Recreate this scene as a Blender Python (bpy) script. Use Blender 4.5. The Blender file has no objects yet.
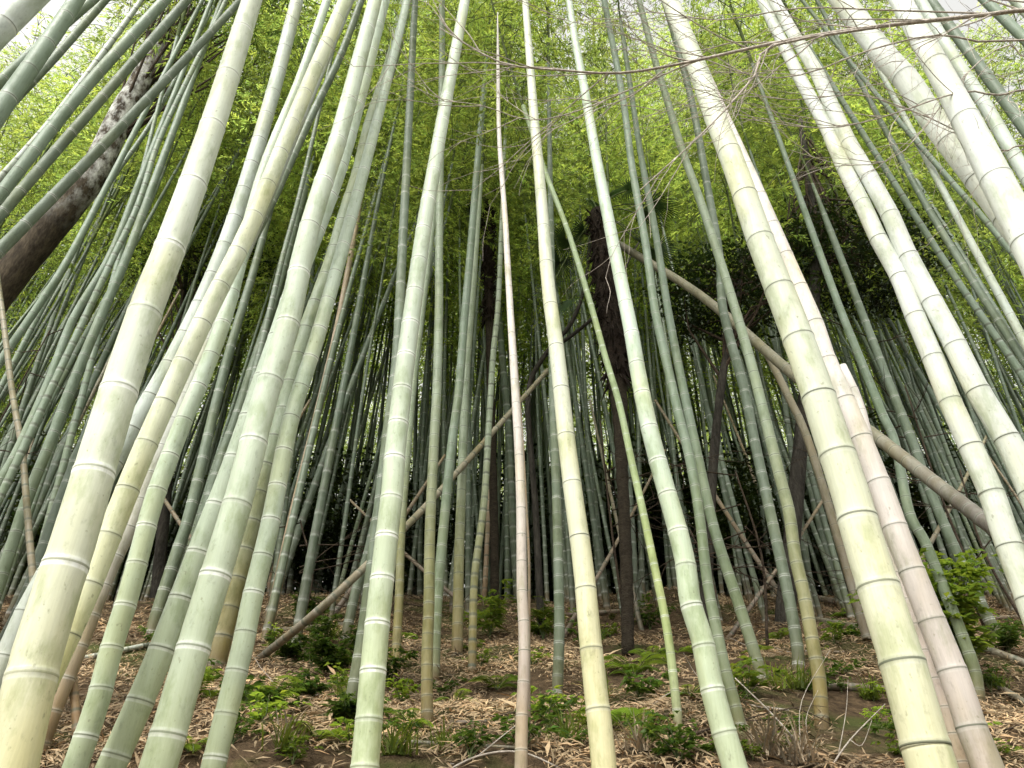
import bpy, math, random
import numpy as np
from mathutils import Vector, Matrix, noise

random.seed(7)
RS = np.random.RandomState(11)
scene = bpy.context.scene
COL = scene.collection
PI = math.pi

# ------------------------------------------------------------------ camera
F = 790.0
TH = math.radians(35.5)
EYE = Vector((0.0, 0.0, 1.6))
FW = Vector((0, math.cos(TH), math.sin(TH)))
UP = Vector((0, -math.sin(TH), math.cos(TH)))


def ray(px, py):
    return FW * F + Vector((1, 0, 0)) * (px - 512) + UP * (384 - py)


def at_y(px, py, Y):
    r = ray(px, py)
    return EYE + r * (Y / r.y)


def depth(p):
    return (p - EYE).dot(FW)


GP = [(-400, 0), (1.2, 0.0), (1.8, 0.2), (4.4, 2.32), (6.0, 2.95), (8.0, 3.85), (12.0, 5.95), (14.0, 6.75),
      (16.5, 7.3), (20, 7.5), (30, 7.6), (60, 6.0), (2000, 6.0)]
GX = [a for a, b in GP]
GZ = [b for a, b in GP]


def ground(x, y):
    z = float(np.interp(y, GX, GZ))
    k = min(1.0, max(0.0, (y - 1.5) / 3.0))
    n = noise.noise(Vector((x * 0.33, y * 0.33, 3.1))) * 0.34 + noise.noise(Vector((x * 1.1, y * 1.1, 7.7))) * 0.12
    n += noise.noise(Vector((x * 3.3, y * 3.3, 1.7))) * 0.045
    b = 0.30 * math.exp(-((x + 1.9) ** 2) / 1.2 - ((y - 4.4) ** 2) / 1.5)
    return z + k * n + b


def hit(px, py):
    r = ray(px, py).normalized()
    t = 0.5
    while t < 60:
        p = EYE + r * t
        if p.z < ground(p.x, p.y):
            lo, hi = t - 0.05, t
            for _ in range(12):
                m = (lo + hi) / 2
                q = EYE + r * m
                if q.z < ground(q.x, q.y):
                    hi = m
                else:
                    lo = m
            return EYE + r * hi
        t += 0.05
    return EYE + r * 14


# ------------------------------------------------------------------ materials
def mat(name):
    m = bpy.data.materials.new(name)
    m.use_nodes = True
    nt = m.node_tree
    nt.nodes.clear()
    return m, nt, nt.nodes, nt.links


def bsdf_out(nt, rough=0.5, spec=0.3):
    o = nt.nodes.new('ShaderNodeOutputMaterial')
    b = nt.nodes.new('ShaderNodeBsdfPrincipled')
    b.inputs['Roughness'].default_value = rough
    b.inputs['Specular IOR Level'].default_value = spec
    nt.links.new(b.outputs[0], o.inputs[0])
    return b, o


def noise_node(nt, scale, vec=None, detail=4, rough=0.6, mapping=None, rot=None):
    n = nt.nodes.new('ShaderNodeTexNoise')
    n.inputs['Scale'].default_value = scale
    n.inputs['Detail'].default_value = detail
    n.inputs['Roughness'].default_value = rough
    if vec is not None:
        if mapping:
            mp = nt.nodes.new('ShaderNodeMapping')
            mp.inputs['Scale'].default_value = mapping
            nt.links.new(vec, mp.inputs[0])
            vec = mp.outputs[0]
        nt.links.new(vec, n.inputs[0])
    return n


def ramp(nt, src, stops):
    r = nt.nodes.new('ShaderNodeValToRGB')
    e = r.color_ramp.elements
    while len(e) > 1:
        e.remove(e[-1])
    e[0].position = stops[0][0]
    c = stops[0][1]
    e[0].color = (c, c, c, 1) if not hasattr(c, '__len__') else (*c, 1)
    for p, c in stops[1:]:
        k = e.new(p)
        k.color = (c, c, c, 1) if not hasattr(c, '__len__') else (*c, 1)
    nt.links.new(src, r.inputs[0])
    return r


def mix(nt, fac, a, b, mode='MIX'):
    m = nt.nodes.new('ShaderNodeMix')
    m.data_type = 'RGBA'
    m.blend_type = mode
    for v, i in ((fac, 0), (a, 6), (b, 7)):
        if hasattr(v, 'links') or isinstance(v, bpy.types.NodeSocket):
            nt.links.new(v, m.inputs[i])
        elif i == 0:
            m.inputs[i].default_value = v
        else:
            m.inputs[i].default_value = (*v, 1)
    return m.outputs[2]


def attr(nt, name):
    a = nt.nodes.new('ShaderNodeAttribute')
    a.attribute_name = name
    return a


def culm_material():
    m, nt, N, L = mat('bamboo_skin')
    b, o = bsdf_out(nt, 0.42, 0.32)
    col = attr(nt, 'Col')
    nd = attr(nt, 'Nd')
    sep = N.new('ShaderNodeSeparateColor')
    L.new(nd.outputs['Color'], sep.inputs[0])
    g = N.new('ShaderNodeNewGeometry')
    pos = g.outputs['Position']
    big = noise_node(nt, 1.0, pos, 5, 0.62, (7, 7, 2.4))
    streak = noise_node(nt, 1.0, pos, 4, 0.7, (120, 120, 5))
    blot = noise_node(nt, 1.0, pos, 6, 0.7, (26, 26, 13))
    c = mix(nt, ramp(nt, big.outputs[0], [(0.40, 0.0), (0.62, 1.0)]).outputs[0], col.outputs['Color'], mix(nt, 0.3, mix(nt, 1.0, col.outputs['Color'], (1.35, 1.38, 1.55), 'MULTIPLY'), (0.40, 0.43, 0.38)))
    # only powdery patches, kept relative to the stem's own tint
    c = mix(nt, 0.42, col.outputs['Color'], c)
    stain = noise_node(nt, 1.0, pos, 5, 0.65, (11, 11, 4.5))
    c = mix(nt, ramp(nt, stain.outputs[0], [(0.50, 0.0), (0.64, 0.6)]).outputs[0], c, mix(nt, 1.0, c, (0.58, 0.63, 0.46), 'MULTIPLY'))
    warm = noise_node(nt, 1.0, pos, 3, 0.5, (4.2, 4.2, 1.5))
    c = mix(nt, ramp(nt, warm.outputs[0], [(0.52, 0.0), (0.68, 0.55)]).outputs[0], c, mix(nt, 1.0, c, (1.04, 0.97, 0.70), 'MULTIPLY'))
    v = ramp(nt, streak.outputs[0], [(0.3, 0.90), (0.7, 1.06)])
    c = mix(nt, 0.9, c, v.outputs[0], 'MULTIPLY')
    v2 = ramp(nt, blot.outputs[0], [(0.32, 0.74), (0.42, 0.97), (0.62, 1.0), (0.76, 1.10)])
    c = mix(nt, 0.85, c, v2.outputs[0], 'MULTIPLY')
    # sparse dark specks and scuffs
    sp = noise_node(nt, 1.0, pos, 3, 0.5, (60, 60, 38))
    spr = ramp(nt, sp.outputs[0], [(0.66, 0.0), (0.74, 0.5)])
    c = mix(nt, spr.outputs[0], c, (0.16, 0.16, 0.09))
    # dark foot of each stem (B channel), then bloom and the scar line of each node
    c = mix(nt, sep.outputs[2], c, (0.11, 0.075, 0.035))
    wn = ramp(nt, noise_node(nt, 1.0, pos, 3, 0.6, (45, 45, 10)).outputs[0], [(0.3, 0.35), (0.6, 1.0)])
    wm = N.new('ShaderNodeMath')
    wm.operation = 'MULTIPLY'
    L.new(sep.outputs[0], wm.inputs[0])
    L.new(wn.outputs[0], wm.inputs[1])
    c = mix(nt, wm.outputs[0], c, (0.86, 0.88, 0.84))
    c = mix(nt, sep.outputs[1], c, (0.085, 0.095, 0.065))
    L.new(c, b.inputs['Base Color'])
    rr = ramp(nt, blot.outputs[0], [(0.3, 0.62), (0.7, 0.40)])
    L.new(rr.outputs[0], b.inputs['Roughness'])
    bp = N.new('ShaderNodeBump')
    bp.inputs['Strength'].default_value = 0.12
    bp.inputs['Distance'].default_value = 0.01
    L.new(streak.outputs[0], bp.inputs['Height'])
    L.new(bp.outputs[0], b.inputs['Normal'])
    return m


def leaf_material(name, dif, trl, dark, translucency=0.5, rough=0.45):
    m, nt, N, L = mat(name)
    o = N.new('ShaderNodeOutputMaterial')
    a = attr(nt, 'Lv')
    sep = N.new('ShaderNodeSeparateColor')
    L.new(a.outputs['Color'], sep.inputs[0])
    oi = N.new('ShaderNodeObjectInfo')
    rv = ramp(nt, oi.outputs['Random'], [(0.0, 0.72), (1.0, 1.28)])
    g = N.new('ShaderNodeNewGeometry')
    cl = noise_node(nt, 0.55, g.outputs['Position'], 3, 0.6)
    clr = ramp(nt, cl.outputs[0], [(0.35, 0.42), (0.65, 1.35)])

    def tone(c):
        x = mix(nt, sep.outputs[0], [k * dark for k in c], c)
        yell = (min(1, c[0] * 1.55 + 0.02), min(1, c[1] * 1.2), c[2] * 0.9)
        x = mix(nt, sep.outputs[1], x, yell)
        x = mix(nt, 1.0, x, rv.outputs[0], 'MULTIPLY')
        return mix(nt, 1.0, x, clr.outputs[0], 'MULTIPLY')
    d = N.new('ShaderNodeBsdfPrincipled')
    d.inputs['Roughness'].default_value = rough
    d.inputs['Specular IOR Level'].default_value = 0.25
    L.new(tone(dif), d.inputs['Base Color'])
    t = N.new('ShaderNodeBsdfTranslucent')
    L.new(tone(trl), t.inputs[0])
    mx = N.new('ShaderNodeMixShader')
    mx.inputs[0].default_value = translucency
    L.new(d.outputs[0], mx.inputs[1])
    L.new(t.outputs[0], mx.inputs[2])
    L.new(mx.outputs[0], o.inputs[0])
    return m


def bark_material(name, c1, c2, scale=(9, 9, 2.5), pale=None, bump=0.6, rough=0.9):
    m, nt, N, L = mat(name)
    b, o = bsdf_out(nt, rough, 0.15)
    g = N.new('ShaderNodeNewGeometry')
    n = noise_node(nt, 1.0, g.outputs['Position'], 7, 0.68, scale)
    n2 = noise_node(nt, 1.0, g.outputs['Position'], 4, 0.6, tuple(s * 4 for s in scale))
    c = ramp(nt, n.outputs[0], [(0.3, c1), (0.7, c2)]).outputs[0]
    c = mix(nt, 0.7, c, ramp(nt, n2.outputs[0], [(0.3, 0.55), (0.7, 1.25)]).outputs[0], 'MULTIPLY')
    if pale:
        n3 = noise_node(nt, 1.0, g.outputs['Position'], 6, 0.7, (7, 7, 4))
        f = ramp(nt, n3.outputs[0], [(0.42, 0.0), (0.66, 1.0)])
        sx = N.new('ShaderNodeSeparateXYZ')
        L.new(g.outputs['Position'], sx.inputs[0])
        mr = N.new('ShaderNodeMapRange')
        mr.inputs['From Min'].default_value = pale[1]
        mr.inputs['From Max'].default_value = pale[2]
        L.new(sx.outputs[2], mr.inputs[0])
        mm = N.new('ShaderNodeMath')
        mm.operation = 'MULTIPLY'
        L.new(f.outputs[0], mm.inputs[0])
        L.new(mr.outputs[0], mm.inputs[1])
        c = mix(nt, mm.outputs[0], c, pale[0])
    L.new(c, b.inputs['Base Color'])
    bp = N.new('ShaderNodeBump')
    bp.inputs['Strength'].default_value = bump
    bp.inputs['Distance'].default_value = 0.03
    L.new(n2.outputs[0], bp.inputs['Height'])
    L.new(bp.outputs[0], b.inputs['Normal'])
    return m


M = {}
M['culm'] = culm_material()
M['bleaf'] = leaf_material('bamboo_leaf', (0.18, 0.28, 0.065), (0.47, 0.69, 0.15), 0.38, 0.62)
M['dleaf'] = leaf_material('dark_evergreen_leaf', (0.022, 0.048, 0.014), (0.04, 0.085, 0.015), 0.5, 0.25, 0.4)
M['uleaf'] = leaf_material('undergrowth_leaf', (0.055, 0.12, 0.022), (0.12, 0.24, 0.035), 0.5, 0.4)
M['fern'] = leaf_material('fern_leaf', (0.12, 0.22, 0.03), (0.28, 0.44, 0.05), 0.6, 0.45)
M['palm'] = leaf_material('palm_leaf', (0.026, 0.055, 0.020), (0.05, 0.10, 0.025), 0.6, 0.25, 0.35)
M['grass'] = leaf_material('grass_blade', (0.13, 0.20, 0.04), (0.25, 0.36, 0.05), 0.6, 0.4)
M['litter'] = leaf_material('dry_bamboo_leaf', (0.52, 0.39, 0.24), (0.34, 0.23, 0.12), 0.2, 0.15, 0.8)
M['drygrass'] = leaf_material('dry_grass_blade', (0.42, 0.38, 0.29), (0.3, 0.25, 0.15), 0.6, 0.2, 0.7)
M['twig'] = bark_material('green_twig', (0.07, 0.10, 0.04), (0.14, 0.17, 0.07))
M['bark'] = bark_material('dark_bark', (0.018, 0.016, 0.013), (0.062, 0.056, 0.046))
M['mottledbark'] = bark_material('mottled_bark', (0.02, 0.016, 0.012), (0.10, 0.08, 0.055),
                              pale=((0.55, 0.56, 0.53), 10.3, 11.6))  # pale patches over dark bark, growing stronger with height
M['fibre'] = bark_material('palm_fibre', (0.010, 0.008, 0.006), (0.05, 0.035, 0.026), (14, 14, 30), bump=1.0)
M['palmtrunk'] = bark_material('ringed_palm_trunk', (0.022, 0.018, 0.013), (0.065, 0.052, 0.036), (8, 8, 26), bump=1.0)
M['stick'] = bark_material('bare_stick', (0.30, 0.26, 0.22), (0.52, 0.47, 0.41), (20, 20, 20), bump=0.3)
M['darkstick'] = bark_material('dark_stick', (0.02, 0.016, 0.012), (0.09, 0.065, 0.045), (12, 12, 12), bump=0.4)


def soil_material():
    m, nt, N, L = mat('leaf_litter_soil')
    b, o = bsdf_out(nt, 0.95, 0.1)
    g = N.new('ShaderNodeNewGeometry')
    n = noise_node(nt, 1.3, g.outputs['Position'], 6, 0.7)
    n2 = noise_node(nt, 14, g.outputs['Position'], 6, 0.75)
    n3 = noise_node(nt, 0.8, g.outputs['Position'], 5, 0.65, (1, 1, 1.4))
    c = ramp(nt, n2.outputs[0], [(0.3, (0.030, 0.021, 0.013)), (0.55, (0.10, 0.068, 0.040)), (0.75, (0.22, 0.155, 0.09))]).outputs[0]
    c = mix(nt, ramp(nt, n3.outputs[0], [(0.5, 0.0), (0.62, 0.75)]).outputs[0], c, (0.065, 0.085, 0.022))
    c = mix(nt, 0.6, c, ramp(nt, n.outputs[0], [(0.3, 0.6), (0.7, 1.2)]).outputs[0], 'MULTIPLY')
    L.new(c, b.inputs['Base Color'])
    bp = N.new('ShaderNodeBump')
    bp.inputs['Strength'].default_value = 0.9
    bp.inputs['Distance'].default_value = 0.05
    L.new(n2.outputs[0], bp.inputs['Height'])
    L.new(bp.outputs[0], b.inputs['Normal'])
    return m


M['soil'] = soil_material()


# ------------------------------------------------------------------ object helpers
def link(o, parent=None):
    COL.objects.link(o)
    if parent is not None:
        o.parent = parent
    return o


def tag(o, label=None, cat=None, group=None, kind=None):
    if label:
        o['label'] = label
    if cat:
        o['category'] = cat
    if group:
        o['group'] = group
    if kind:
        o['kind'] = kind
    return o


def empty(name, loc):
    o = bpy.data.objects.new(name, None)
    o.location = loc
    o.empty_display_size = 0.1
    return link(o)


class MB:
    """collects vertices, faces, one material index per face and optional colours"""

    def __init__(self):
        self.v, self.f, self.mi, self.c, self.n = [], [], [], [], []
        self.smooth = []

    def ring_tube(self, pts, rad, sides=8, mi=0, cols=None, nds=None, cap=True, smooth=True):
        b0 = len(self.v)
        n = len(pts)
        ref = Vector((0.31, 0.87, 0.2))
        prev = None
        for i, p in enumerate(pts):
            t = (pts[min(i + 1, n - 1)] - pts[max(i - 1, 0)])
            if t.length < 1e-9:
                t = Vector((0, 0, 1))
            t.normalize()
            if prev is None:
                a = ref.cross(t)
                if a.length < 0.05:
                    a = Vector((1, 0, 0)).cross(t)
            else:
                a = prev - t * prev.dot(t)
            a.normalize()
            prev = a
            bb = t.cross(a)
            for k in range(sides):
                an = 2 * PI * k / sides
                self.v.append(p + (a * math.cos(an) + bb * math.sin(an)) * rad[i])
                if cols is not None:
                    self.c.append(cols[i])
                if nds is not None:
                    self.n.append(nds[i])
        for i in range(n - 1):
            for k in range(sides):
                k2 = (k + 1) % sides
                self.f.append((b0 + i * sides + k, b0 + i * sides + k2, b0 + (i + 1) * sides + k2, b0 + (i + 1) * sides + k))
                self.mi.append(mi)
                self.smooth.append(smooth)
        if cap:
            self.f.append(tuple(b0 + k for k in range(sides))[::-1])
            self.f.append(tuple(b0 + (n - 1) * sides + k for k in range(sides)))
            self.mi += [mi, mi]
            self.smooth += [False, False]

    def mesh(self, name, mats):
        me = bpy.data.meshes.new(name)
        me.from_pydata([tuple(p) for p in self.v], [], self.f)
        for m in mats:
            me.materials.append(m)
        me.polygons.foreach_set('material_index', self.mi)
        me.polygons.foreach_set('use_smooth', self.smooth)
        if len(self.c) == len(self.v) and self.c:
            a = me.color_attributes.new('Col', 'FLOAT_COLOR', 'POINT')
            a.data.foreach_set('color', np.array([(*c, 1) for c in self.c], dtype=np.float32).ravel())
        if len(self.n) == len(self.v) and self.n:
            a = me.color_attributes.new('Nd', 'FLOAT_COLOR', 'POINT')
            a.data.foreach_set('color', np.array([(*c, 1) for c in self.n], dtype=np.float32).ravel())
        me.update()
        return me

    def obj(self, name, mats, parent=None, inv=True):
        o = bpy.data.objects.new(name, self.mesh(name, mats))
        link(o, parent)
        if parent is not None and inv:
            o.matrix_parent_inverse = Matrix.Translation(parent.location).inverted()
        return o


def leaf_arrays(P, D, L, W, fold=0.25, up=None):
    """rhombic leaves; P base (n,3), D unit direction, L length, W width"""
    n = len(P)
    if up is None:
        up = RS.normal(size=(n, 3)) * 0.6 + np.array([0, 0, 1.0])
    S = np.cross(D, up)
    S /= np.linalg.norm(S, axis=1)[:, None] + 1e-9
    Nn = np.cross(S, D)
    L = L[:, None]
    W = W[:, None]
    mid = P + D * L * 0.42
    V = np.empty((n, 4, 3))
    V[:, 0] = P
    V[:, 1] = mid + S * W * 0.5 + Nn * W * fold
    V[:, 2] = P + D * L - Nn * L * 0.10
    V[:, 3] = mid - S * W * 0.5 + Nn * W * fold
    return V.reshape(-1, 3)


def leaves_mesh(name, V, LV, mats, extra=None):
    """V: (4n,3); LV: (n,2) brightness, yellowness.  extra: MB of twigs with material slot 1"""
    n = len(V) // 4
    F4 = np.arange(4 * n).reshape(-1, 4)
    me = bpy.data.meshes.new(name)
    ev = np.array([tuple(p) for p in extra.v]).reshape(-1, 3) if extra and extra.v else np.zeros((0, 3))
    ef = [f for f in extra.f if len(f) == 4] if extra else []
    ef = np.array(ef).reshape(-1, 4) + 4 * n if len(ef) else np.zeros((0, 4), int)
    allv = np.vstack([V, ev])
    allf = np.vstack([F4, ef]).astype(np.int32)
    me.vertices.add(len(allv))
    me.vertices.foreach_set('co', allv.astype(np.float32).ravel())
    me.loops.add(allf.size)
    me.loops.foreach_set('vertex_index', allf.ravel())
    me.polygons.add(len(allf))
    me.polygons.foreach_set('loop_start', np.arange(0, allf.size, 4, dtype=np.int32))
    me.polygons.foreach_set('loop_total', np.full(len(allf), 4, dtype=np.int32))
    for m in mats:
        me.materials.append(m)
    mi = np.zeros(len(allf), dtype=np.int32)
    mi[n:] = 1
    me.polygons.foreach_set('material_index', mi)
    a = me.color_attributes.new('Lv', 'FLOAT_COLOR', 'POINT')
    c = np.zeros((len(allv), 4), dtype=np.float32)
    c[:4 * n, 0] = np.repeat(LV[:, 0], 4)
    c[:4 * n, 1] = np.repeat(LV[:, 1], 4)
    c[:, 3] = 1
    a.data.foreach_set('color', c.ravel())
    me.update(calc_edges=True)
    me.validate()
    return me


def unit(a):
    return a / (np.linalg.norm(a, axis=-1, keepdims=True) + 1e-9)


def catmull(P, per=6):
    if len(P) < 3:
        return [P[0].lerp(P[-1], i / (per * 2)) for i in range(per * 2 + 1)]
    out = []
    for i in range(len(P) - 1):
        p0 = P[i - 1] if i else P[0] * 2 - P[1]
        p1, p2 = P[i], P[i + 1]
        p3 = P[i + 2] if i + 2 < len(P) else P[-1] * 2 - P[-2]
        for k in range(per):
            t = k / per
            out.append(0.5 * ((2 * p1) + (p2 - p0) * t + (2 * p0 - 5 * p1 + 4 * p2 - p3) * t * t + (3 * p1 - p0 - 3 * p2 + p3) * t ** 3))
    out.append(P[-1].copy())
    return out


class Path:
    def __init__(self, pts):
        self.p = pts
        self.s = [0.0]
        for a, b in zip(pts, pts[1:]):
            self.s.append(self.s[-1] + (b - a).length)
        self.L = self.s[-1]
        self.X = np.array([tuple(q) for q in pts])

    def at(self, s):
        return Vector((np.interp(s, self.s, self.X[:, 0]), np.interp(s, self.s, self.X[:, 1]), np.interp(s, self.s, self.X[:, 2])))


# ------------------------------------------------------------------ bamboo stems
# tint classes: (foot colour, lower colour, upper colour, white bloom at nodes, dark scar)
TINT = {
    'pale':   ((0.42, 0.43, 0.21), (0.38, 0.44, 0.27), (0.46, 0.525, 0.41), 0.85, 0.6),
    'cream':  ((0.50, 0.41, 0.17), (0.49, 0.455, 0.24), (0.50, 0.54, 0.43), 0.85, 0.6),
    'sand':   ((0.50, 0.42, 0.19), (0.50, 0.47, 0.26), (0.52, 0.55, 0.43), 0.25, 1.0),
    'gold':   ((0.50, 0.47, 0.16), (0.52, 0.50, 0.22), (0.62, 0.65, 0.48), 0.45, 0.8),
    'green':  ((0.31, 0.33, 0.17), (0.36, 0.42, 0.27), (0.44, 0.52, 0.41), 0.6, 0.75),
    'grey':   ((0.30, 0.29, 0.22), (0.35, 0.38, 0.32), (0.42, 0.47, 0.41), 0.35, 0.9),
    'white':  ((0.54, 0.50, 0.32), (0.54, 0.57, 0.43), (0.60, 0.63, 0.57), 0.12, 1.0),
    'pink':   ((0.27, 0.19, 0.12), (0.42, 0.36, 0.31), (0.62, 0.58, 0.53), 0.2, 0.9),
    'olive':  ((0.20, 0.13, 0.03), (0.20, 0.20, 0.075), (0.22, 0.27, 0.18), 0.15, 1.0),
    'lime':   ((0.32, 0.36, 0.20), (0.33, 0.40, 0.15), (0.29, 0.37, 0.20), 0.6, 0.6),
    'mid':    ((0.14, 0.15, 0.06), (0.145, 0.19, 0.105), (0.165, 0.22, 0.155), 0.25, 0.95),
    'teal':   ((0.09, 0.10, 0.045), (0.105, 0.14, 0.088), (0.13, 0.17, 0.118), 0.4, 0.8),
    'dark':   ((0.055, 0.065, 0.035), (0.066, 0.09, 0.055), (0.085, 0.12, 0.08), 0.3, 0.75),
    'rust':   ((0.26, 0.15, 0.06), (0.34, 0.32, 0.25), (0.40, 0.43, 0.38), 0.3, 0.8),
    'tan':    ((0.24, 0.13, 0.06), (0.32, 0.23, 0.14), (0.36, 0.28, 0.19), 0.15, 0.85),
    'dead':   ((0.15, 0.12, 0.08), (0.19, 0.16, 0.11), (0.23, 0.20, 0.13), 0.1, 0.9),
    'log':    ((0.10, 0.08, 0.065), (0.13, 0.115, 0.098), (0.21, 0.19, 0.13), 0.1, 1.0),
    'brown':  ((0.13, 0.09, 0.065), (0.20, 0.145, 0.10), (0.27, 0.21, 0.13), 0.1, 0.9),
}


def stem_mesh(name, path, rad, k_sp, tint, sides, rng, fine=True, foot=True, s_stop=None):
    """a culm: straight internodes, a ridge with bloom below and a dark scar line at every node"""
    foot_c, low_c, up_c, white, dark = TINT[tint]
    foot_c, low_c, up_c = (np.array(x) for x in (foot_c, low_c, up_c))
    L = path.L
    d0 = rad(0.0) * 2
    rings = []
    s = 0.04
    nodes = []
    while s < L - 0.02:
        nodes.append(s)
        s += k_sp * d0 * min(1.7, (0.86 + 0.13 * s)) * rng.uniform(0.94, 1.06)
    pts, rr, cc, nn = [], [], [], []

    def add(s, k, w, d):
        s = max(0.0, min(L, s))
        pts.append(path.at(s))
        rr.append(rad(s) * k)
        c = low_c + (foot_c - low_c) * math.exp(-s / 0.7)
        t = min(1.0, max(0.0, (s - 0.9) / 1.9))
        c = c + (up_c - c) * t
        cc.append(tuple(c * tone))
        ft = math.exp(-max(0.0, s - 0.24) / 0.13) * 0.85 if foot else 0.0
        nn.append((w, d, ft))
    tone = 1.0
    add(0, 1, 0, 0)
    for i, sn in enumerate(nodes):
        u = rad(sn) / 0.055
        tone = rng.uniform(0.93, 1.06)
        wv = white * rng.choice((0.35, 0.6, 0.8, 1.0, 1.0))
        dv = dark * rng.uniform(0.7, 1.0)
        if fine:
            for ds, k, w, d in ((-0.050, 1.0, 0, 0), (-0.019, 1.006, 0.1, 0), (-0.015, 1.010, 1, 0.0), (-0.0062, 1.026, 1, 0.1), (-0.0048, 1.034, 0.15, 1),
                                (0.0, 1.028, 0.0, 1), (0.0016, 1.018, 0.8, 0.3), (0.0045, 1.034, 0.9, 0.15), (0.0085, 1.012, 0.5, 0.2), (0.014, 0.992, 0.1, 0.08), (0.028, 0.985, 0.0, 0), (0.06, 0.996, 0, 0)):
                add(sn + ds * u, k, w * wv, d * dv)
        else:
            for ds, k, w, d in ((-0.06, 1.0, 0, 0), (-0.030, 1.01, 1, 0), (-0.010, 1.05, 0.6, 1), (0.012, 1.04, 0.1, 1), (0.030, 0.985, 0, 0.15)):
                add(sn + ds * u, k, w * wv, d * dv)
    add(L, 1, 0, 0)
    mb = MB()
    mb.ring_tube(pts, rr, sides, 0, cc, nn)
    return mb.mesh(name, [M['culm']])


# ---- crowns (leafy tops), a few shared meshes whose axis is +Z from 0 to LC
def crown_mesh(name, LC, rmax, seed, leaf=0.104, dens=1.35, bend=0.0):
    r = np.random.RandomState(seed)
    mb = MB()
    P, D, LL, WW, LV = [], [], [], [], []
    n = int(LC / 0.27)
    az0 = r.uniform(0, 6.28)

    def axis(z):
        t = max(0.0, z / LC)
        return Vector((bend * t ** 2.4 * LC * 0.35, 0, z - bend * t ** 4 * LC * 0.10))
    mb.ring_tube([axis(LC * i / 14) for i in range(15)], [0.022 * (1 - i / 14.5) + 0.003 for i in range(15)], 6, 1)
    for k in range(n):
        t = k / n
        z = t * LC
        prof = (0.55 + 0.45 * math.sin(min(1, t * 2.2) * PI / 2)) * (1 - t) ** 0.55 + 0.12
        az = az0 + (k % 2) * PI + r.normal() * 0.35
        for j in (-0.45, 0.45):
            a = az + j + r.normal() * 0.15
            L = rmax * prof * r.uniform(0.65, 1.15)
            o = axis(z)
            cs, sn = math.cos(a), math.sin(a)
            up = r.uniform(0.45, 0.85)
            dr = r.uniform(0.45, 0.95)
            pts = []
            for q in range(5):
                u = q / 4
                pts.append(Vector((o.x + cs * L * u * 0.9, o.y + sn * L * u * 0.9, o.z + L * (up * u - dr * u * u))))
            mb.ring_tube(pts, [0.007, 0.006, 0.0045, 0.0035, 0.002], 4, 1, cap=False)
            nt = max(3, int(9 * dens * L / rmax + 2))
            for q in range(nt):
                u = 0.22 + 0.78 * (q + r.uniform(0, 1)) / nt
                base = np.array([o.x + cs * L * u * 0.9, o.y + sn * L * u * 0.9, o.z + L * (up * u - dr * u * u)])
                ta = a + r.choice([-1, 1]) * r.uniform(0.4, 1.3)
                tl = r.uniform(0.18, 0.46) * (1.15 - 0.4 * u)
                td = np.array([math.cos(ta), math.sin(ta), r.uniform(-0.35, 0.25)])
                m = r.randint(6, 10)
                uu = r.uniform(0.15, 1.0, m)
                pp = base + td * tl * uu[:, None] + np.array([0, 0, -1]) * (0.12 * uu ** 2)[:, None]
                side = r.choice([-1, 1], m) * r.uniform(0.2, 1.0, m)
                dd = np.stack([np.cos(ta + side), np.sin(ta + side), r.uniform(-0.75, 0.05, m)], 1)
                P.append(pp)
                D.append(unit(dd))
                LL.append(r.uniform(0.7, 1.25, m) * leaf)
                WW.append(r.uniform(0.8, 1.2, m) * leaf * 0.19)
                b = r.uniform(0, 1)
                LV.append(np.stack([np.clip(r.normal(0.55, 0.25, m), 0, 1), np.clip(r.normal(b * 0.7, 0.15, m), 0, 1)], 1))
    V = leaf_arrays(np.vstack(P), np.vstack(D), np.concatenate(LL), np.concatenate(WW))
    return leaves_mesh(name, V, np.vstack(LV), [M['bleaf'], M['twig']], mb)


CROWNS = [crown_mesh('foliage', LC, rm, 100 + i, bend=bd) for i, (LC, rm, bd) in
          enumerate([(7.5, 1.5, 0.5), (8.2, 1.7, 0.8), (7.0, 1.4, 0.25), (8.8, 1.6, 0.65), (9.5, 1.55, 0.9)])]
CROWN_L = [7.5, 8.2, 7.0, 8.8, 9.5]


def align(o, base, direc, spin, scale, parent):
    q = Vector((0, 0, 1)).rotation_difference(direc.normalized())
    m = Matrix.Translation(base - parent.location) @ q.to_matrix().to_4x4() @ Matrix.Rotation(spin, 4, 'Z') @ Matrix.Diagonal((scale, scale, scale, 1))
    o.matrix_basis = m


GROUP_NEAR = 'large pale bamboo stems in the foreground'
GROUP_MID = 'bamboo stems standing on the slope'


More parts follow.
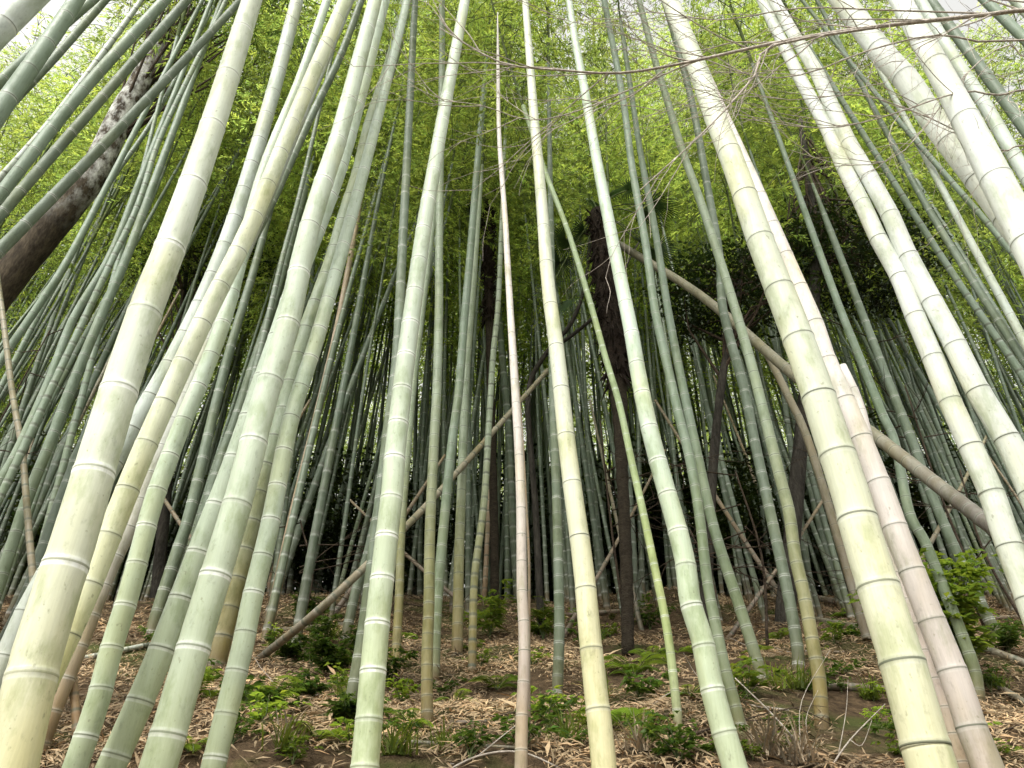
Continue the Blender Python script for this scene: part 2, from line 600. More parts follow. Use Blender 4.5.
def culm(pts, w0, w1, diam, tint, label, k=1.75, H=None, base=False, sides=None, crown=True, group=None, top_cut=False,
         zstop=None, depth_lean=0.0, Y=None, jig=1.0):
    """pts: where the stem is seen, from its low end upward, on the upright plane at distance Y.
    w0/w1: apparent thickness at both ends; diam: true thickness at the low end (when its foot is not in view)."""
    rng = random.Random(hash(label) % 1000 + len(label) if False else sum(map(ord, label)))
    if base:
        p0 = hit(*pts[0])
        Y = p0.y
    elif Y is None:
        Z = diam * F / w0
        r = ray(*pts[0])
        Y = Z * r.y / F
    W = [at_y(x, y, Y) for x, y in pts]
    h0 = W[0].z
    for p in W:
        p.y += (p.z - h0) * depth_lean
    kk = 0.89 if w0 > 24 else 0.95
    if w0 < 20 and abs(pts[-1][0] - pts[0][0]) > 0.45 * abs(pts[-1][1] - pts[0][1]):
        kk = 0.85
    r_lo = kk * w0 * depth(W[0]) / F / 2
    r_hi = kk * w1 * depth(W[-1]) / F / 2
    z_lo, z_hi = W[0].z, W[-1].z
    if base:
        W[0] = p0.copy()
        W.insert(0, p0 + (W[0] - W[1]).normalized() * 0.22)
    else:
        d = (W[0] - W[1]).normalized()
        if d.z > -0.3:
            d = Vector((d.x * 0.5, 0, -1)).normalized()
        p = W[0].copy()
        n = 0
        while p.z > ground(p.x, p.y) - 0.06 and n < 200:
            dd = d.copy()
            p = p + dd * 0.1
            n += 1
        if n:
            q = W[0].lerp(p, 0.5)
            W = [p, q] + W
    foot = W[0]
    g = ground(foot.x, foot.y)
    Htot = H or rng.uniform(13.5, 16)
    smooth = catmull(W, 5)
    path = smooth
    if not top_cut:
        d = (W[-1] - W[-2]).normalized() if len(W) > 2 else (W[-1] - W[0]).normalized()
        d = (d + Vector((0, 0, 0.18))).normalized()
        top = max(0.4, (g + Htot) - W[-1].z)
        cl = min(8.0 if Y > 5.6 else 4.6, top * 0.999)
        stemtop = W[-1] + d * max(0.3, top - cl * 0.85)
        path = smooth + [W[-1].lerp(stemtop, i / 4) for i in range(1, 5)]
    P = Path(path)
    P0 = P.p[0]
    zs = [q.z for q in path]

    def rad(s):
        z = float(np.interp(s, P.s, zs))
        t = (z - z_lo) / max(0.2, (z_hi - z_lo))
        t = max(-0.35, t)
        rr = r_lo + (r_hi - r_lo) * t
        if t > 1:
            rr = r_hi + (min(r_hi, 0.022 if crown else 0.004) - r_hi) * min(1.0, (z - z_hi) / max(0.3, zs[-1] - z_hi))
        return max(0.004, rr)
    sides = sides or (28 if w0 > 26 else 20 if w0 > 14 else 14 if w0 > 8 else 10)
    t = empty('bamboo', (foot.x, foot.y, g))
    tag(t, label, 'bamboo', group or (GROUP_NEAR if w0 >= 18 else GROUP_MID))
    me = stem_mesh('stem', P, rad, k / kk * (1.06 if w0 > 30 else 1.0), tint, sides, rng, fine=w0 > 9)
    o = bpy.data.objects.new('stem', me)
    link(o, t)
    o.matrix_parent_inverse = Matrix.Translation(t.location).inverted()
    if crown and not top_cut:
        i = rng.randrange(len(CROWNS))
        c = bpy.data.objects.new('foliage', CROWNS[i])
        link(c, t)
        sc = min(1.15, max(0.4, cl * 1.0 / CROWN_L[i]))
        tip = P.p[-1]
        pre = P.at(P.L - 0.8)
        align(c, tip - (tip - pre).normalized() * 0.15, (tip - pre), rng.uniform(0, 6.28), sc, t)
    return t, W, rad, P


# -------- the stems one can tell apart (from left to right, near ones first)
culm([(10, 768), (42, 637), (75, 537), (102, 446), (127, 366), (151, 296), (167, 256), (209, 137), (252, 0)], 58, 21, 0.16, 'cream',
     'thickest cream-white bamboo in the lower left corner with broad white node rings', k=1.62)
culm([(60, 650), (80, 607), (116, 519), (147, 443), (203, 321), (252, 222), (300, 105), (345, 0)], 29, 14, 0.105, 'gold',
     'yellow-green bamboo crossing behind the thickest left stem, pale and white higher up', k=1.75)
culm([(0, 672), (40, 587), (133, 429), (187, 333), (230, 233), (271, 100), (297, 0)], 25, 14, 0.11, 'grey',
     'pale grey bamboo tucked behind the yellow-green stem, leaving the frame at the left edge')
culm([(77, 762), (97, 704), (112, 647), (128, 597), (142, 545), (153, 503), (170, 456), (187, 413), (207, 366), (230, 300), (263, 173), (300, 80), (327, 0)], 27, 9, 0.10, 'green',
     'soft green speckled bamboo right of the thickest left stem, with closely spaced nodes', k=1.55)
culm([(35, 765), (50, 719), (72, 665), (93, 612), (110, 569), (133, 522), (150, 478), (180, 410)], 19, 13, 0.10, 'rust',
     'weathered grey-brown bamboo between the thickest left stem and its speckled neighbour', k=1.9)
culm([(158, 768), (178, 702), (202, 619), (226, 542), (247, 469), (263, 403), (283, 343), (295, 293), (305, 245), (322, 187), (338, 140), (362, 50), (375, 0)], 41, 15, 0.135, 'pale',
     'big pale green bamboo with bright white rings, fourth large stem from the left', k=1.75)
culm([(112, 765), (130, 725), (157, 662), (183, 595), (207, 532), (230, 474), (255, 403), (276, 343), (297, 280), (330, 195), (352, 125), (384, 0)], 32, 13, 0.125, 'green',
     'green bamboo splaying to the left from behind the big white-ringed stem', k=1.6)
culm([(214, 672), (228, 612), (247, 540), (262, 480), (279, 429), (293, 376), (307, 329), (323, 286), (334, 255), (346, 213), (359, 173), (372, 120), (392, 60), (407, 0)], 22, 13, 0.11, 'olive',
     'bamboo with an olive brown foot on the bank, right of the big ringed stem', base=True, k=1.5)
culm([(213, 768), (220, 739), (232, 690), (243, 645), (252, 600), (263, 555), (272, 515), (287, 436), (297, 399), (307, 369), (318, 335), (345, 240), (372, 140), (400, 30)], 27, 9, 0.11, 'green',
     'slimmer grey-green bamboo standing alone before the leafy bank at lower left', k=1.5)
culm([(365, 765), (369, 719), (373, 672), (377, 627), (382, 580), (387, 535), (392, 493), (395, 453), (400, 409), (404, 373), (411, 320), (417, 276), (425, 220), (435, 163), (442, 123), (457, 43), (465, 0)], 32, 11, 0.125, 'pale',
     'pale green bamboo left of centre running the full height of the picture', k=1.35)
culm([(604, 768), (602, 744), (595, 684), (589, 627), (584, 572), (577, 520), (570, 469), (565, 426), (560, 379), (555, 336), (548, 285), (544, 233), (539, 170), (534, 117), (529, 50), (525, 0)], 29, 7, 0.105, 'sand',
     'creamy yellow bamboo right of centre with dark rings, widest at the bottom edge', k=2.0)
culm([(735, 768), (730, 752), (719, 715), (710, 679), (702, 639), (690, 600), (682, 547), (653, 443), (640, 383), (632, 336), (622, 286), (615, 253), (610, 227), (600, 177), (592, 133), (584, 87), (575, 40), (569, 0)], 29, 7, 0.11, 'green',
     'light green bamboo right of the creamy stem, its rings closely spaced', k=1.4)
culm([(932, 768), (925, 745), (905, 672), (883, 602), (864, 542), (849, 489), (830, 433), (814, 383), (796, 333), (779, 289), (765, 253), (752, 217), (735, 167), (715, 117), (695, 62), (670, 0)], 54, 18, 0.14, 'sand',
     'thick cream bamboo at lower right, yellow at its foot and white above', k=1.25)
culm([(988, 768), (972, 729), (960, 692), (946, 655), (931, 619), (915, 579), (899, 539), (885, 499), (869, 459), (854, 423), (838, 386), (825, 356), (814, 323), (788, 263), (752, 180), (725, 120), (690, 40)], 34, 11, 0.115, 'pink',
     'pinkish beige bamboo along the right side of the thick cream stem', k=1.35)
culm([(960, 762), (940, 700), (912, 622), (887, 530), (862, 413), (842, 366)], 15, 9, 0.07, 'pink',
     'short cut-off pale bamboo stump wedged behind the pinkish stem', top_cut=True, crown=False, k=1.9)
culm([(1045, 640), (1022, 579), (1007, 540), (992, 495), (969, 443), (949, 399), (932, 356), (915, 316), (899, 276), (879, 240), (862, 203), (842, 163), (825, 124), (805, 88), (785, 48), (762, 0)], 31, 11, 0.11, 'white',
     'left one of the two white-green bamboos running side by side at upper right', k=1.5)
culm([(1060, 560), (1022, 469), (1005, 436), (975, 386), (952, 339), (929, 296), (905, 250), (889, 213), (869, 177), (849, 143), (832, 107), (817, 73), (795, 37), (774, 0)], 31, 12, 0.115, 'white',
     'right one of the two white-green bamboos running side by side at upper right', k=1.6)
culm([(1055, 278), (1024, 240), (995, 202), (969, 167), (935, 123), (909, 83), (882, 53), (855, 17), (838, -6)], 30, 24, 0.11, 'white',
     'broad white bamboo slanting across the top right, passing behind its thicker neighbour', k=1.6)
culm([(1045, 275), (1024, 232), (1012, 210), (985, 157), (959, 107), (935, 63), (915, 27), (897, -6)], 39, 21, 0.12, 'white',
     'brightest thick white bamboo at the right edge with thin dark rings', k=1.75)
culm([(1050, 215), (1015, 157), (982, 100), (949, 50), (918, -4)], 17, 12, 0.09, 'grey',
     'grey-green bamboo half hidden behind the brightest white stem at upper right')
culm([(1060, 175), (1024, 127), (992, 83), (965, 47), (930, 0)], 15, 11, 0.09, 'teal',
     'green bamboo right of the brightest white stem, reaching the right edge', k=1.8)
culm([(1060, 75), (1024, 38), (1000, 15), (980, -5)], 13, 11, 0.09, 'mid',
     'bamboo cutting the top right corner below the last stem')
culm([(1060, 48), (1030, 15), (1010, -6)], 14, 12, 0.10, 'grey',
     'last pale bamboo in the very top right corner')
# top left fan
culm([(-40, 68), (0, 29), (31, 0)], 31, 26, 0.12, 'grey',
     'thick pale grey bamboo cutting the top left corner')
culm([(-20, 140), (0, 110), (25, 75), (60, 25), (76, 0)], 20, 15, 0.10, 'mid',
     'grey-green bamboo second from the top left corner, in front of two crossing ones', k=1.7)
culm([(-30, 108), (0, 82), (35, 50), (93, 0)], 13, 10, 0.09, 'mid',
     'greener bamboo crossing behind the second stem from the top left corner')
culm([(-10, 128), (15, 100), (57, 55), (105, 0)], 10, 9, 0.085, 'teal',
     'thin dark green bamboo under the crossing pair at the top left corner')
culm([(-40, 245), (0, 195), (85, 88), (165, 0)], 15, 12, 0.09, 'mid',
     'light green bamboo slanting above the mottled leaning trunk at left', k=1.7)
culm([(-40, 215), (0, 178), (60, 110), (120, 30)], 8, 7, 0.08, 'grey',
     'faint pale bamboo just above the light green slanting one at left')
culm([(-40, 262), (0, 215), (100, 100), (187, 0)], 14, 10, 0.09, 'teal',
     'dark green bamboo slanting over the upper end of the mottled trunk', k=1.7)
culm([(-30, 278), (0, 250), (110, 138), (200, 44), (243, -2)], 15, 8, 0.095, 'teal',
     'long blue-green bamboo arching over the dark leaning trunk at left', k=1.9)
culm([(60, 275), (105, 190), (150, 125), (188, 55)], 6, 5, 0.06, 'mid',
     'thin straight bamboo right of the dark leaning trunk, the left of a pair')
culm([(105, 275), (138, 205), (157, 146), (180, 95), (207, 40)], 7, 5, 0.06, 'mid',
     'thin straight bamboo right of the dark leaning trunk, the right of a pair')
culm([(118, 262), (140, 180), (156, 115)], 6, 4, 0.06, 'mid', 'very thin bamboo running between the straight thin pair at left')
culm([(245, 255), (267, 213), (290, 163), (313, 113), (340, 57), (358, 10)], 10, 8, 0.09, 'teal',
     'dark green bamboo emerging right of the white-topped stem at upper left')
culm([(270, 310), (283, 256), (300, 193), (320, 107)], 6, 4, 0.06, 'teal', 'thin dark bamboo between the two big pale stems at upper left')
# left middle band
culm([(-15, 385), (0, 362), (43, 299), (70, 256), (110, 180)], 10, 7, 0.085, 'mid', 'mossy green bamboo passing just below the foot of the dark leaning trunk')
culm([(-20, 520), (0, 483), (20, 446), (50, 379), (73, 319), (110, 256), (140, 180)], 12, 7, 0.085, 'mid', 'mid green bamboo at far left, first of two crossing the frame edge together')
culm([(-15, 620), (0, 582), (27, 500), (50, 443), (73, 383), (100, 319), (127, 256), (155, 180)], 13, 8, 0.09, 'mid', 'mid green bamboo at far left, second of two crossing the frame edge together')
culm([(-10, 660), (7, 635), (33, 579), (53, 520), (80, 450), (110, 376), (140, 300)], 13, 8, 0.09, 'dark', 'shadowed green bamboo directly left of the thickest stem')
culm([(150, 638), (163, 595), (177, 552), (190, 512), (217, 399), (233, 339), (253, 273), (270, 210)], 14, 7, 0.09, 'teal', 'dark green bamboo with white dotted rings between the large stems at left', base=True)
culm([(170, 620), (195, 545), (220, 463), (237, 416), (253, 366), (273, 306), (287, 256), (305, 190)], 13, 8, 0.09, 'teal', 'blue-green bamboo seen through the gap left of the big ringed stem', base=True)
culm([(267, 634), (277, 589), (293, 515), (307, 456), (320, 403), (337, 329), (350, 260)], 11, 6, 0.07, 'tan', 'dry reddish tan bamboo among green ones above the left bank', base=True, k=1.9)
culm([(395, 672), (399, 600), (402, 520), (412, 400), (420, 330), (430, 250)], 10, 6, 0.08, 'olive', 'green bamboo hugging the right side of the tall pale centre-left stem', base=True)
culm([(347, 725), (357, 672), (366, 615), (378, 520), (389, 423), (397, 356), (402, 256), (409, 120), (414, 20)], 15, 7, 0.09, 'teal', 'grey-green bamboo behind the tall pale centre-left stem', base=True)
culm([(345, 640), (356, 590), (366, 560), (380, 500)], 11, 9, 0.09, 'teal', 'slanting grey bamboo just left of the tall pale centre-left stem', base=True)
culm([(427, 728), (427, 659), (429, 602), (430, 529), (434, 443), (437, 386), (439, 306), (439, 256), (440, 180), (442, 67), (442, 0)], 13, 6, 0.1, 'olive',
     'upright olive bamboo with a golden brown foot, close rings, near the picture centre', base=True, k=1.3)
culm([(434, 680), (436, 622), (439, 579), (445, 512), (452, 443), (459, 389), (464, 323), (470, 256), (477, 167), (484, 90)], 12, 6, 0.1, 'mid',
     'green bamboo curving gently behind the golden-footed stem', base=True, k=1.6)
culm([(457, 655), (459, 562), (461, 503), (464, 423), (467, 363), (473, 290)], 12, 7, 0.1, 'olive', 'short-ringed olive green bamboo third in the central row', base=True, k=1.5)
culm([(472, 673), (473, 620), (475, 572), (484, 503), (489, 423), (493, 356), (498, 306), (501, 240)], 9, 5, 0.1, 'olive', 'slim bamboo with a brownish yellow foot, fourth in the central row', base=True, k=1.6)
culm([(518, 600), (514, 540), (512, 503), (508, 423), (502, 356), (498, 300), (494, 230)], 9, 6, 0.1, 'teal', 'blue-green bamboo just left of the pinkish white pole', base=True)
culm([(521, 768), (522, 712), (524, 672), (524, 629), (522, 595), (521, 512), (519, 456), (515, 389), (511, 323), (507, 253), (505, 217), (499, 133), (498, 63)], 14, 3.5, 0.062, 'pink',
     'dead pinkish white bamboo pole standing at the picture centre', k=2.3, H=10.5, crown=False)
culm([(529, 640), (529, 560), (526, 500), (522, 430), (518, 380)], 3.4, 2, 0.02, 'brown', 'very thin blackish dead stem along the pinkish white pole', k=8, H=6, crown=False)  # narrow blackish tube that draws the dark line beside the pole
culm([(557, 702), (559, 645), (559, 595), (557, 512), (555, 450), (553, 389), (552, 300)], 12, 8, 0.1, 'teal', 'straight grey-green bamboo just left of the creamy yellow stem', base=True, k=1.5)
culm([(679, 731), (675, 692), (667, 629), (655, 569), (643, 512), (632, 463), (619, 403), (605, 356), (592, 309), (575, 253), (565, 223), (547, 177)], 10, 5, 0.08, 'lime',
     'thin lime green bamboo leaning left between the creamy and light green stems', base=True, k=2.0, H=10)
culm([(744, 747), (737, 712), (725, 669), (715, 622), (707, 579), (699, 512), (690, 460), (679, 416), (669, 373), (655, 310), (645, 240), (632, 167), (622, 93), (604, 0)], 13, 6, 0.1, 'mid',
     'green bamboo following the right side of the light green large stem', base=True, k=1.5)
culm([(765, 687), (752, 645), (739, 605), (719, 545), (710, 512), (695, 443), (682, 383), (668, 310), (655, 230), (640, 150), (625, 50)], 13, 5, 0.1, 'mid',
     'grey-green bamboo footed in brown litter left of the teal and olive pair', base=True, k=1.5)
culm([(799, 677), (797, 645), (789, 599), (779, 552), (770, 512), (765, 489), (755, 443), (744, 389), (732, 346), (722, 303), (719, 253), (705, 173), (695, 117), (684, 70), (664, 0)], 13, 6, 0.1, 'teal',
     'teal bamboo, left of the pair in front of the thick cream stem', base=True, k=1.5)
culm([(822, 727), (819, 679), (812, 639), (804, 595), (795, 555), (789, 512), (779, 473), (762, 406), (749, 356), (725, 276), (700, 200), (682, 150), (665, 93), (652, 50), (639, 0)], 15, 6, 0.1, 'olive',
     'olive yellow bamboo with a rusty foot, right of the teal one on the bank', base=True, k=1.4)
culm([(979, 702), (975, 672), (962, 635), (945, 592), (925, 542), (909, 512), (895, 443), (882, 413), (859, 356), (839, 306), (815, 240)], 13, 7, 0.09, 'mid',
     'mossy green bamboo right of the pinkish stem near the leafy shrub', base=True, k=1.5)
culm([(1000, 640), (985, 612), (960, 560), (929, 489), (915, 449), (889, 383), (862, 313), (830, 230)], 12, 7, 0.09, 'teal', 'teal bamboo second to the right of the pinkish stem', base=True)
culm([(1060, 436), (1024, 378), (939, 253), (829, 80)], 9, 6, 0.08, 'mid', 'thin green bamboo crossing below the twin white-green pair at right')
culm([(1060, 415), (985, 300), (930, 212), (880, 120)], 11, 6, 0.09, 'teal', 'blue-green bamboo fanning out between the white stems at right')
culm([(1050, 390), (1002, 300), (945, 194), (890, 90)], 11, 6, 0.09, 'grey', 'pale thin bamboo nearest to the right edge at mid height')
culm([(1050, 300), (990, 226), (915, 140), (862, 77)], 8, 5, 0.07, 'mid', 'thin bamboo leaning left under the broad white slanting stem')
culm([(75, 705), (66, 600), (60, 560)], 9, 6, 0.05, 'tan', 'thin reddish dry stub between dark stems at far left', top_cut=True, crown=False)
culm([(28, 520), (22, 450), (12, 390), (2, 310), (-8, 240)], 7, 5, 0.05, 'dead', 'thin mossy dead stem at the far left edge below the dark trunk', crown=False, H=8)

# -------- the grove behind: shared prototypes, every one a bamboo of its own
NEARPTS = [(o.location.x, o.location.y) for o in COL.objects if o.parent is None and o.name.startswith('bamboo')]


def proto(seed, H, dia, tint, lean, crown_i, s0):
    rng = random.Random(seed)
    P = []
    a = rng.uniform(0, 6.28)
    kx, ky = math.cos(a) * lean * 0.45, math.sin(a) * lean * 0.45
    for i in range(12):
        t = i / 11
        z = t * (H - CROWN_L[crown_i] * s0 * 0.9)
        P.append(Vector((kx * t * t * 0.9 + 0.008 * math.sin(i * 0.8 + seed), ky * t * t * 0.9 + 0.008 * math.cos(i * 0.7), z - 0.1)))
    path = Path(catmull(P, 3))
    me = stem_mesh('stem', path, lambda s: dia / 2 * (1 - 0.5 * s / path.L), 2.3, tint, 9, rng, fine=False)
    tip, pre = path.p[-1], path.at(path.L - 1.0)
    return me, tip, (tip - pre).normalized(), crown_i, s0, tint


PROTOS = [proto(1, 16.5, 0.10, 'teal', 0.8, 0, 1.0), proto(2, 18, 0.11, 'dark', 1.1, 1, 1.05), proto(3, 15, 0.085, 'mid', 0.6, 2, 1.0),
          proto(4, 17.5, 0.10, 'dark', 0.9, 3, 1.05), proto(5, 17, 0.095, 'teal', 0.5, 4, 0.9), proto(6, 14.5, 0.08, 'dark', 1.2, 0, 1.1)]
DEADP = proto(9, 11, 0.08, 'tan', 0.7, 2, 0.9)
FILL_LABEL = {'teal': 'slender blue-green bamboo among the crowded stems deep in the grove',
              'dark': 'slender dark bamboo in shade among the crowded stems deep in the grove',
              'mid': 'slender mid-green bamboo among the crowded stems deep in the grove',
              'tan': 'slender dry tan bamboo with no leaves deep in the grove'}
placed = []
rng = random.Random(5)
N_FILL = 236
tries = 0
while len(placed) < N_FILL and tries < 40000:
    tries += 1
    u = rng.random()
    y = 8.3 + 9.2 * u ** 0.85
    x = rng.uniform(-1, 1) * ((1.12 * y + 1.0) if rng.random() < 0.38 else (0.70 * y + 0.8))
    if abs(x) > 0.78 * y + 2.0 and y > 14:
        continue
    if any((x - a) ** 2 + (y - b) ** 2 < 0.34 ** 2 for a, b in placed) or any((x - a) ** 2 + (y - b) ** 2 < 0.4 ** 2 for a, b in NEARPTS):
        continue
    if (y < 10.4 and -1.3 < x < 3.2) or (y < 10.0 and 3.2 <= x < 6.5 and rng.random() < 0.7):
        continue
    placed.append((x, y))
for i, (x, y) in enumerate(placed):
    dead = rng.random() < 0.05
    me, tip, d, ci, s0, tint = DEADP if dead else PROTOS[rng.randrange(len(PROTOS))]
    t = empty('bamboo', (x, y, ground(x, y)))
    # stems tip outward a little at the grove's edge and uphill
    t.rotation_euler = (rng.gauss(-0.045, 0.05), rng.gauss(0.0, 0.05) - 0.010 * x * 0.6, rng.uniform(-0.4, 0.4))
    s = rng.uniform(0.85, 1.18)
    t.scale = (s, s, s)
    tag(t, FILL_LABEL[tint], 'bamboo', 'crowded %s bamboo stems deep in the grove' % tint)
    o = bpy.data.objects.new('stem', me)
    link(o, t)
    o.rotation_euler = (0, 0, 0)
    if not dead:
        c = bpy.data.objects.new('foliage', CROWNS[ci])
        link(c, t)
        q = Vector((0, 0, 1)).rotation_difference(d)
        low = rng.uniform(0.0, 1.5) if rng.random() < 0.35 else 0
        c.matrix_basis = Matrix.Translation(tip - d * (0.2 + low)) @ q.to_matrix().to_4x4() @ Matrix.Rotation(rng.uniform(0, 6.28), 4, 'Z') @ Matrix.Diagonal((s0, s0, s0 * (1 + low / 8), 1))

# farther off the stems merge into one mass: past the individuals above, one thicket object
def mesh_arrays(me):
    v = np.empty(len(me.vertices) * 3, dtype=np.float32)
    me.vertices.foreach_get('co', v)
    return v.reshape(-1, 3)


def light_crown(seed, LC, rmax, nl, leaf):
    r = np.random.RandomState(seed)
    t = r.uniform(0, 1, nl) ** 0.9
    prof = (0.5 + 0.5 * np.sin(np.minimum(1, t * 2.2) * PI / 2)) * (1 - t) ** 0.5 + 0.08
    nb = 46
    k = r.randint(0, nb, nl)
    az = (k * 2.39996) % (2 * PI)
    t = (k + r.uniform(-0.6, 0.6, nl)) / nb
    t = np.clip(t, 0, 1)
    prof = (0.5 + 0.5 * np.sin(np.minimum(1, t * 2.2) * PI / 2)) * (1 - t) ** 0.5 + 0.08
    u = r.uniform(0.15, 1, nl)
    R = rmax * prof * u
    az = az + r.normal(0, 0.22, nl) / (u + 0.25)
    P = np.stack([np.cos(az) * R, np.sin(az) * R, t * LC + R * 0.5 - 0.65 * R * u + r.normal(0, 0.05, nl)], 1)
    D = unit(np.stack([np.cos(az) + r.normal(0, 0.6, nl), np.sin(az) + r.normal(0, 0.6, nl), r.uniform(-0.9, 0.05, nl)], 1))
    V = leaf_arrays(P, D, r.uniform(0.7, 1.3, nl) * leaf, r.uniform(0.8, 1.2, nl) * leaf * 0.2)
    LV = np.stack([np.clip(r.normal(0.5, 0.25, nl), 0, 1), np.clip((k % 5) / 5 * 0.8 + r.normal(0, 0.1, nl), 0, 1)], 1)
    return V, LV


LCR = [light_crown(900 + i, 8.5, 1.9, 1500, 0.20) for i in range(4)]
rng = random.Random(15)
SV, SF, SC, SN = [], [], [], []
LVs, LLs = [], []
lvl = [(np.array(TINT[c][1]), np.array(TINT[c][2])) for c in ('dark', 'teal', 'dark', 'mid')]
off = 0
for i in range(1500):
    u = rng.random()
    y = 16.2 + 24 * u ** 1.2
    x = rng.uniform(-1, 1) * (0.95 * y + 2)
    g = ground(x, y)
    H = rng.uniform(12.5, 16.5)
    lx, ly = rng.gauss(0, 0.045) - 0.005 * x, rng.gauss(0.02, 0.04)
    r0 = rng.uniform(0.04, 0.058)
    cl = rng.choice(lvl)
    segs = 34
    ang = np.arange(6) * PI / 3
    zz_ = np.repeat(np.linspace(0, H, segs), 2)
    for j in range(segs):
        pass
    ring_z = np.linspace(-0.1, H, segs)
    rz = np.sort(np.concatenate([ring_z, ring_z + 0.03]))
    rad_ = r0 * (1 - 0.04 * rz)
    cx = x + lx * rz
    cyy = y + ly * rz
    vx = cx[:, None] + rad_[:, None] * np.cos(ang)
    vy = cyy[:, None] + rad_[:, None] * np.sin(ang)
    vz = np.repeat((g + rz)[:, None], 6, 1)
    vv = np.stack([vx, vy, vz], 2).reshape(-1, 3)
    SV.append(vv)
    nr = len(rz)
    idx = np.arange((nr - 1) * 6).reshape(nr - 1, 6)
    nxt = np.roll(idx, -1, axis=1)
    SF.append((np.stack([idx, nxt, nxt + 6, idx + 6], 2).reshape(-1, 4)) + off)
    off += len(vv)
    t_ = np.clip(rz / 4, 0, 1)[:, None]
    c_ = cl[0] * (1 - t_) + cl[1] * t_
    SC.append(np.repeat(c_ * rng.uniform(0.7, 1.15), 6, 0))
    ndv = np.zeros((nr, 3))
    ndv[::2, 1] = 0.5
    SN.append(np.repeat(ndv, 6, 0))
    V, LV = LCR[i % 4]
    a = rng.uniform(0, 6.28)
    R_ = np.array([[math.cos(a), -math.sin(a), 0], [math.sin(a), math.cos(a), 0], [0, 0, 1]])
    sc_ = rng.uniform(0.85, 1.25)
    zz0 = H - 2.0 - rng.uniform(0, 2.0)
    if i % 6 == 3:
        zz0 -= 3.5
    if i % 3:
        continue
    q = V @ R_.T * sc_
    q[:, 0] += x + lx * (zz0 + q[:, 2])
    q[:, 1] += y + ly * (zz0 + q[:, 2])
    q[:, 2] += g + zz0
    LVs.append(q)
    LLs.append(LV)
SV, SF, SC, SN = np.vstack(SV), np.vstack(SF).astype(np.int32), np.vstack(SC), np.vstack(SN)
me = bpy.data.meshes.new('stems')
me.vertices.add(len(SV))
me.vertices.foreach_set('co', SV.astype(np.float32).ravel())
me.loops.add(SF.size)
me.loops.foreach_set('vertex_index', SF.ravel())
me.polygons.add(len(SF))
me.polygons.foreach_set('loop_start', np.arange(0, SF.size, 4, dtype=np.int32))
me.polygons.foreach_set('loop_total', np.full(len(SF), 4, dtype=np.int32))
me.polygons.foreach_set('use_smooth', np.ones(len(SF), dtype=bool))
me.materials.append(M['culm'])
for nm, arr in (('Col', SC), ('Nd', SN)):
    a_ = me.color_attributes.new(nm, 'FLOAT_COLOR', 'POINT')
    a_.data.foreach_set('color', np.hstack([arr, np.ones((len(arr), 1))]).astype(np.float32).ravel())
me.update(calc_edges=True)
th_ = link(bpy.data.objects.new('bamboo_thicket', me))
tag(th_, 'far thicket of bamboo stems and leaves closing off the view behind the hill', 'bamboo thicket', kind='stuff')
tf = bpy.data.objects.new('foliage', leaves_mesh('foliage', np.vstack(LVs), np.vstack(LLs), [M['bleaf']]))
link(tf, th_)
tf['kind'] = 'stuff'

# dark ground-level undergrowth on the far side of the brow
r = np.random.RandomState(44)
nc = 2600
P, LV = [], []
for i in range(nc):
    y = r.uniform(17.5, 27)
    x = r.uniform(-1, 1) * (0.9 * y)
    h = 6.0 * r.uniform(0, 1) ** 1.5 * (0.7 + 0.5 * noise.noise(Vector((x * 0.35, y * 0.3, 0.4))))
    m = 45
    P.append(np.array([x, y, ground(x, y) + h]) + r.normal(size=(m, 3)) * np.array([0.4, 0.4, 0.26]))
    LV.append(np.stack([np.clip(r.normal(0.4, 0.25, m), 0, 1), np.clip(r.normal(0.1, 0.2, m), 0, 1)], 1))
P = np.vstack(P)
nn = len(P)
V = leaf_arrays(P, unit(r.normal(size=(nn, 3)) * np.array([1, 1, 0.5])), r.uniform(0.14, 0.28, nn), r.uniform(0.07, 0.13, nn))
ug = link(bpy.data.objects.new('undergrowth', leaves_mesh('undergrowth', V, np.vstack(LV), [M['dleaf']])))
tag(ug, 'dark tangled undergrowth in shade beyond the brow of the hill', 'undergrowth', kind='stuff')

# ------------------------------------------------------------------ ground
def axis_steps(lo, hi, fine_lo, fine_hi, fine, coarse):
    a = list(np.arange(fine_lo, fine_hi, fine)) + [fine_hi]
    st = fine
    b = fine_hi
    while b < hi:
        st = min(coarse, st * 1.35)
        b += st
        a.append(b)
    st = fine
    b = fine_lo
    while b > lo:
        st = min(coarse, st * 1.35)
        b -= st
        a.insert(0, b)
    return a


gx = axis_steps(-350, 350, -11, 11, 0.13, 40)
gy = axis_steps(-350, 500, 1.0, 15, 0.11, 40)
gv = [(x, y, ground(x, y)) for y in gy for x in gx]
nx = len(gx)
gf = [(j * nx + i, j * nx + i + 1, (j + 1) * nx + i + 1, (j + 1) * nx + i) for j in range(len(gy) - 1) for i in range(nx - 1)]
gm = bpy.data.meshes.new('ground')
gm.from_pydata(gv, [], gf)
gm.polygons.foreach_set('use_smooth', [True] * len(gf))
gm.materials.append(M['soil'])
go = link(bpy.data.objects.new('ground', gm))
tag(go, kind='structure')

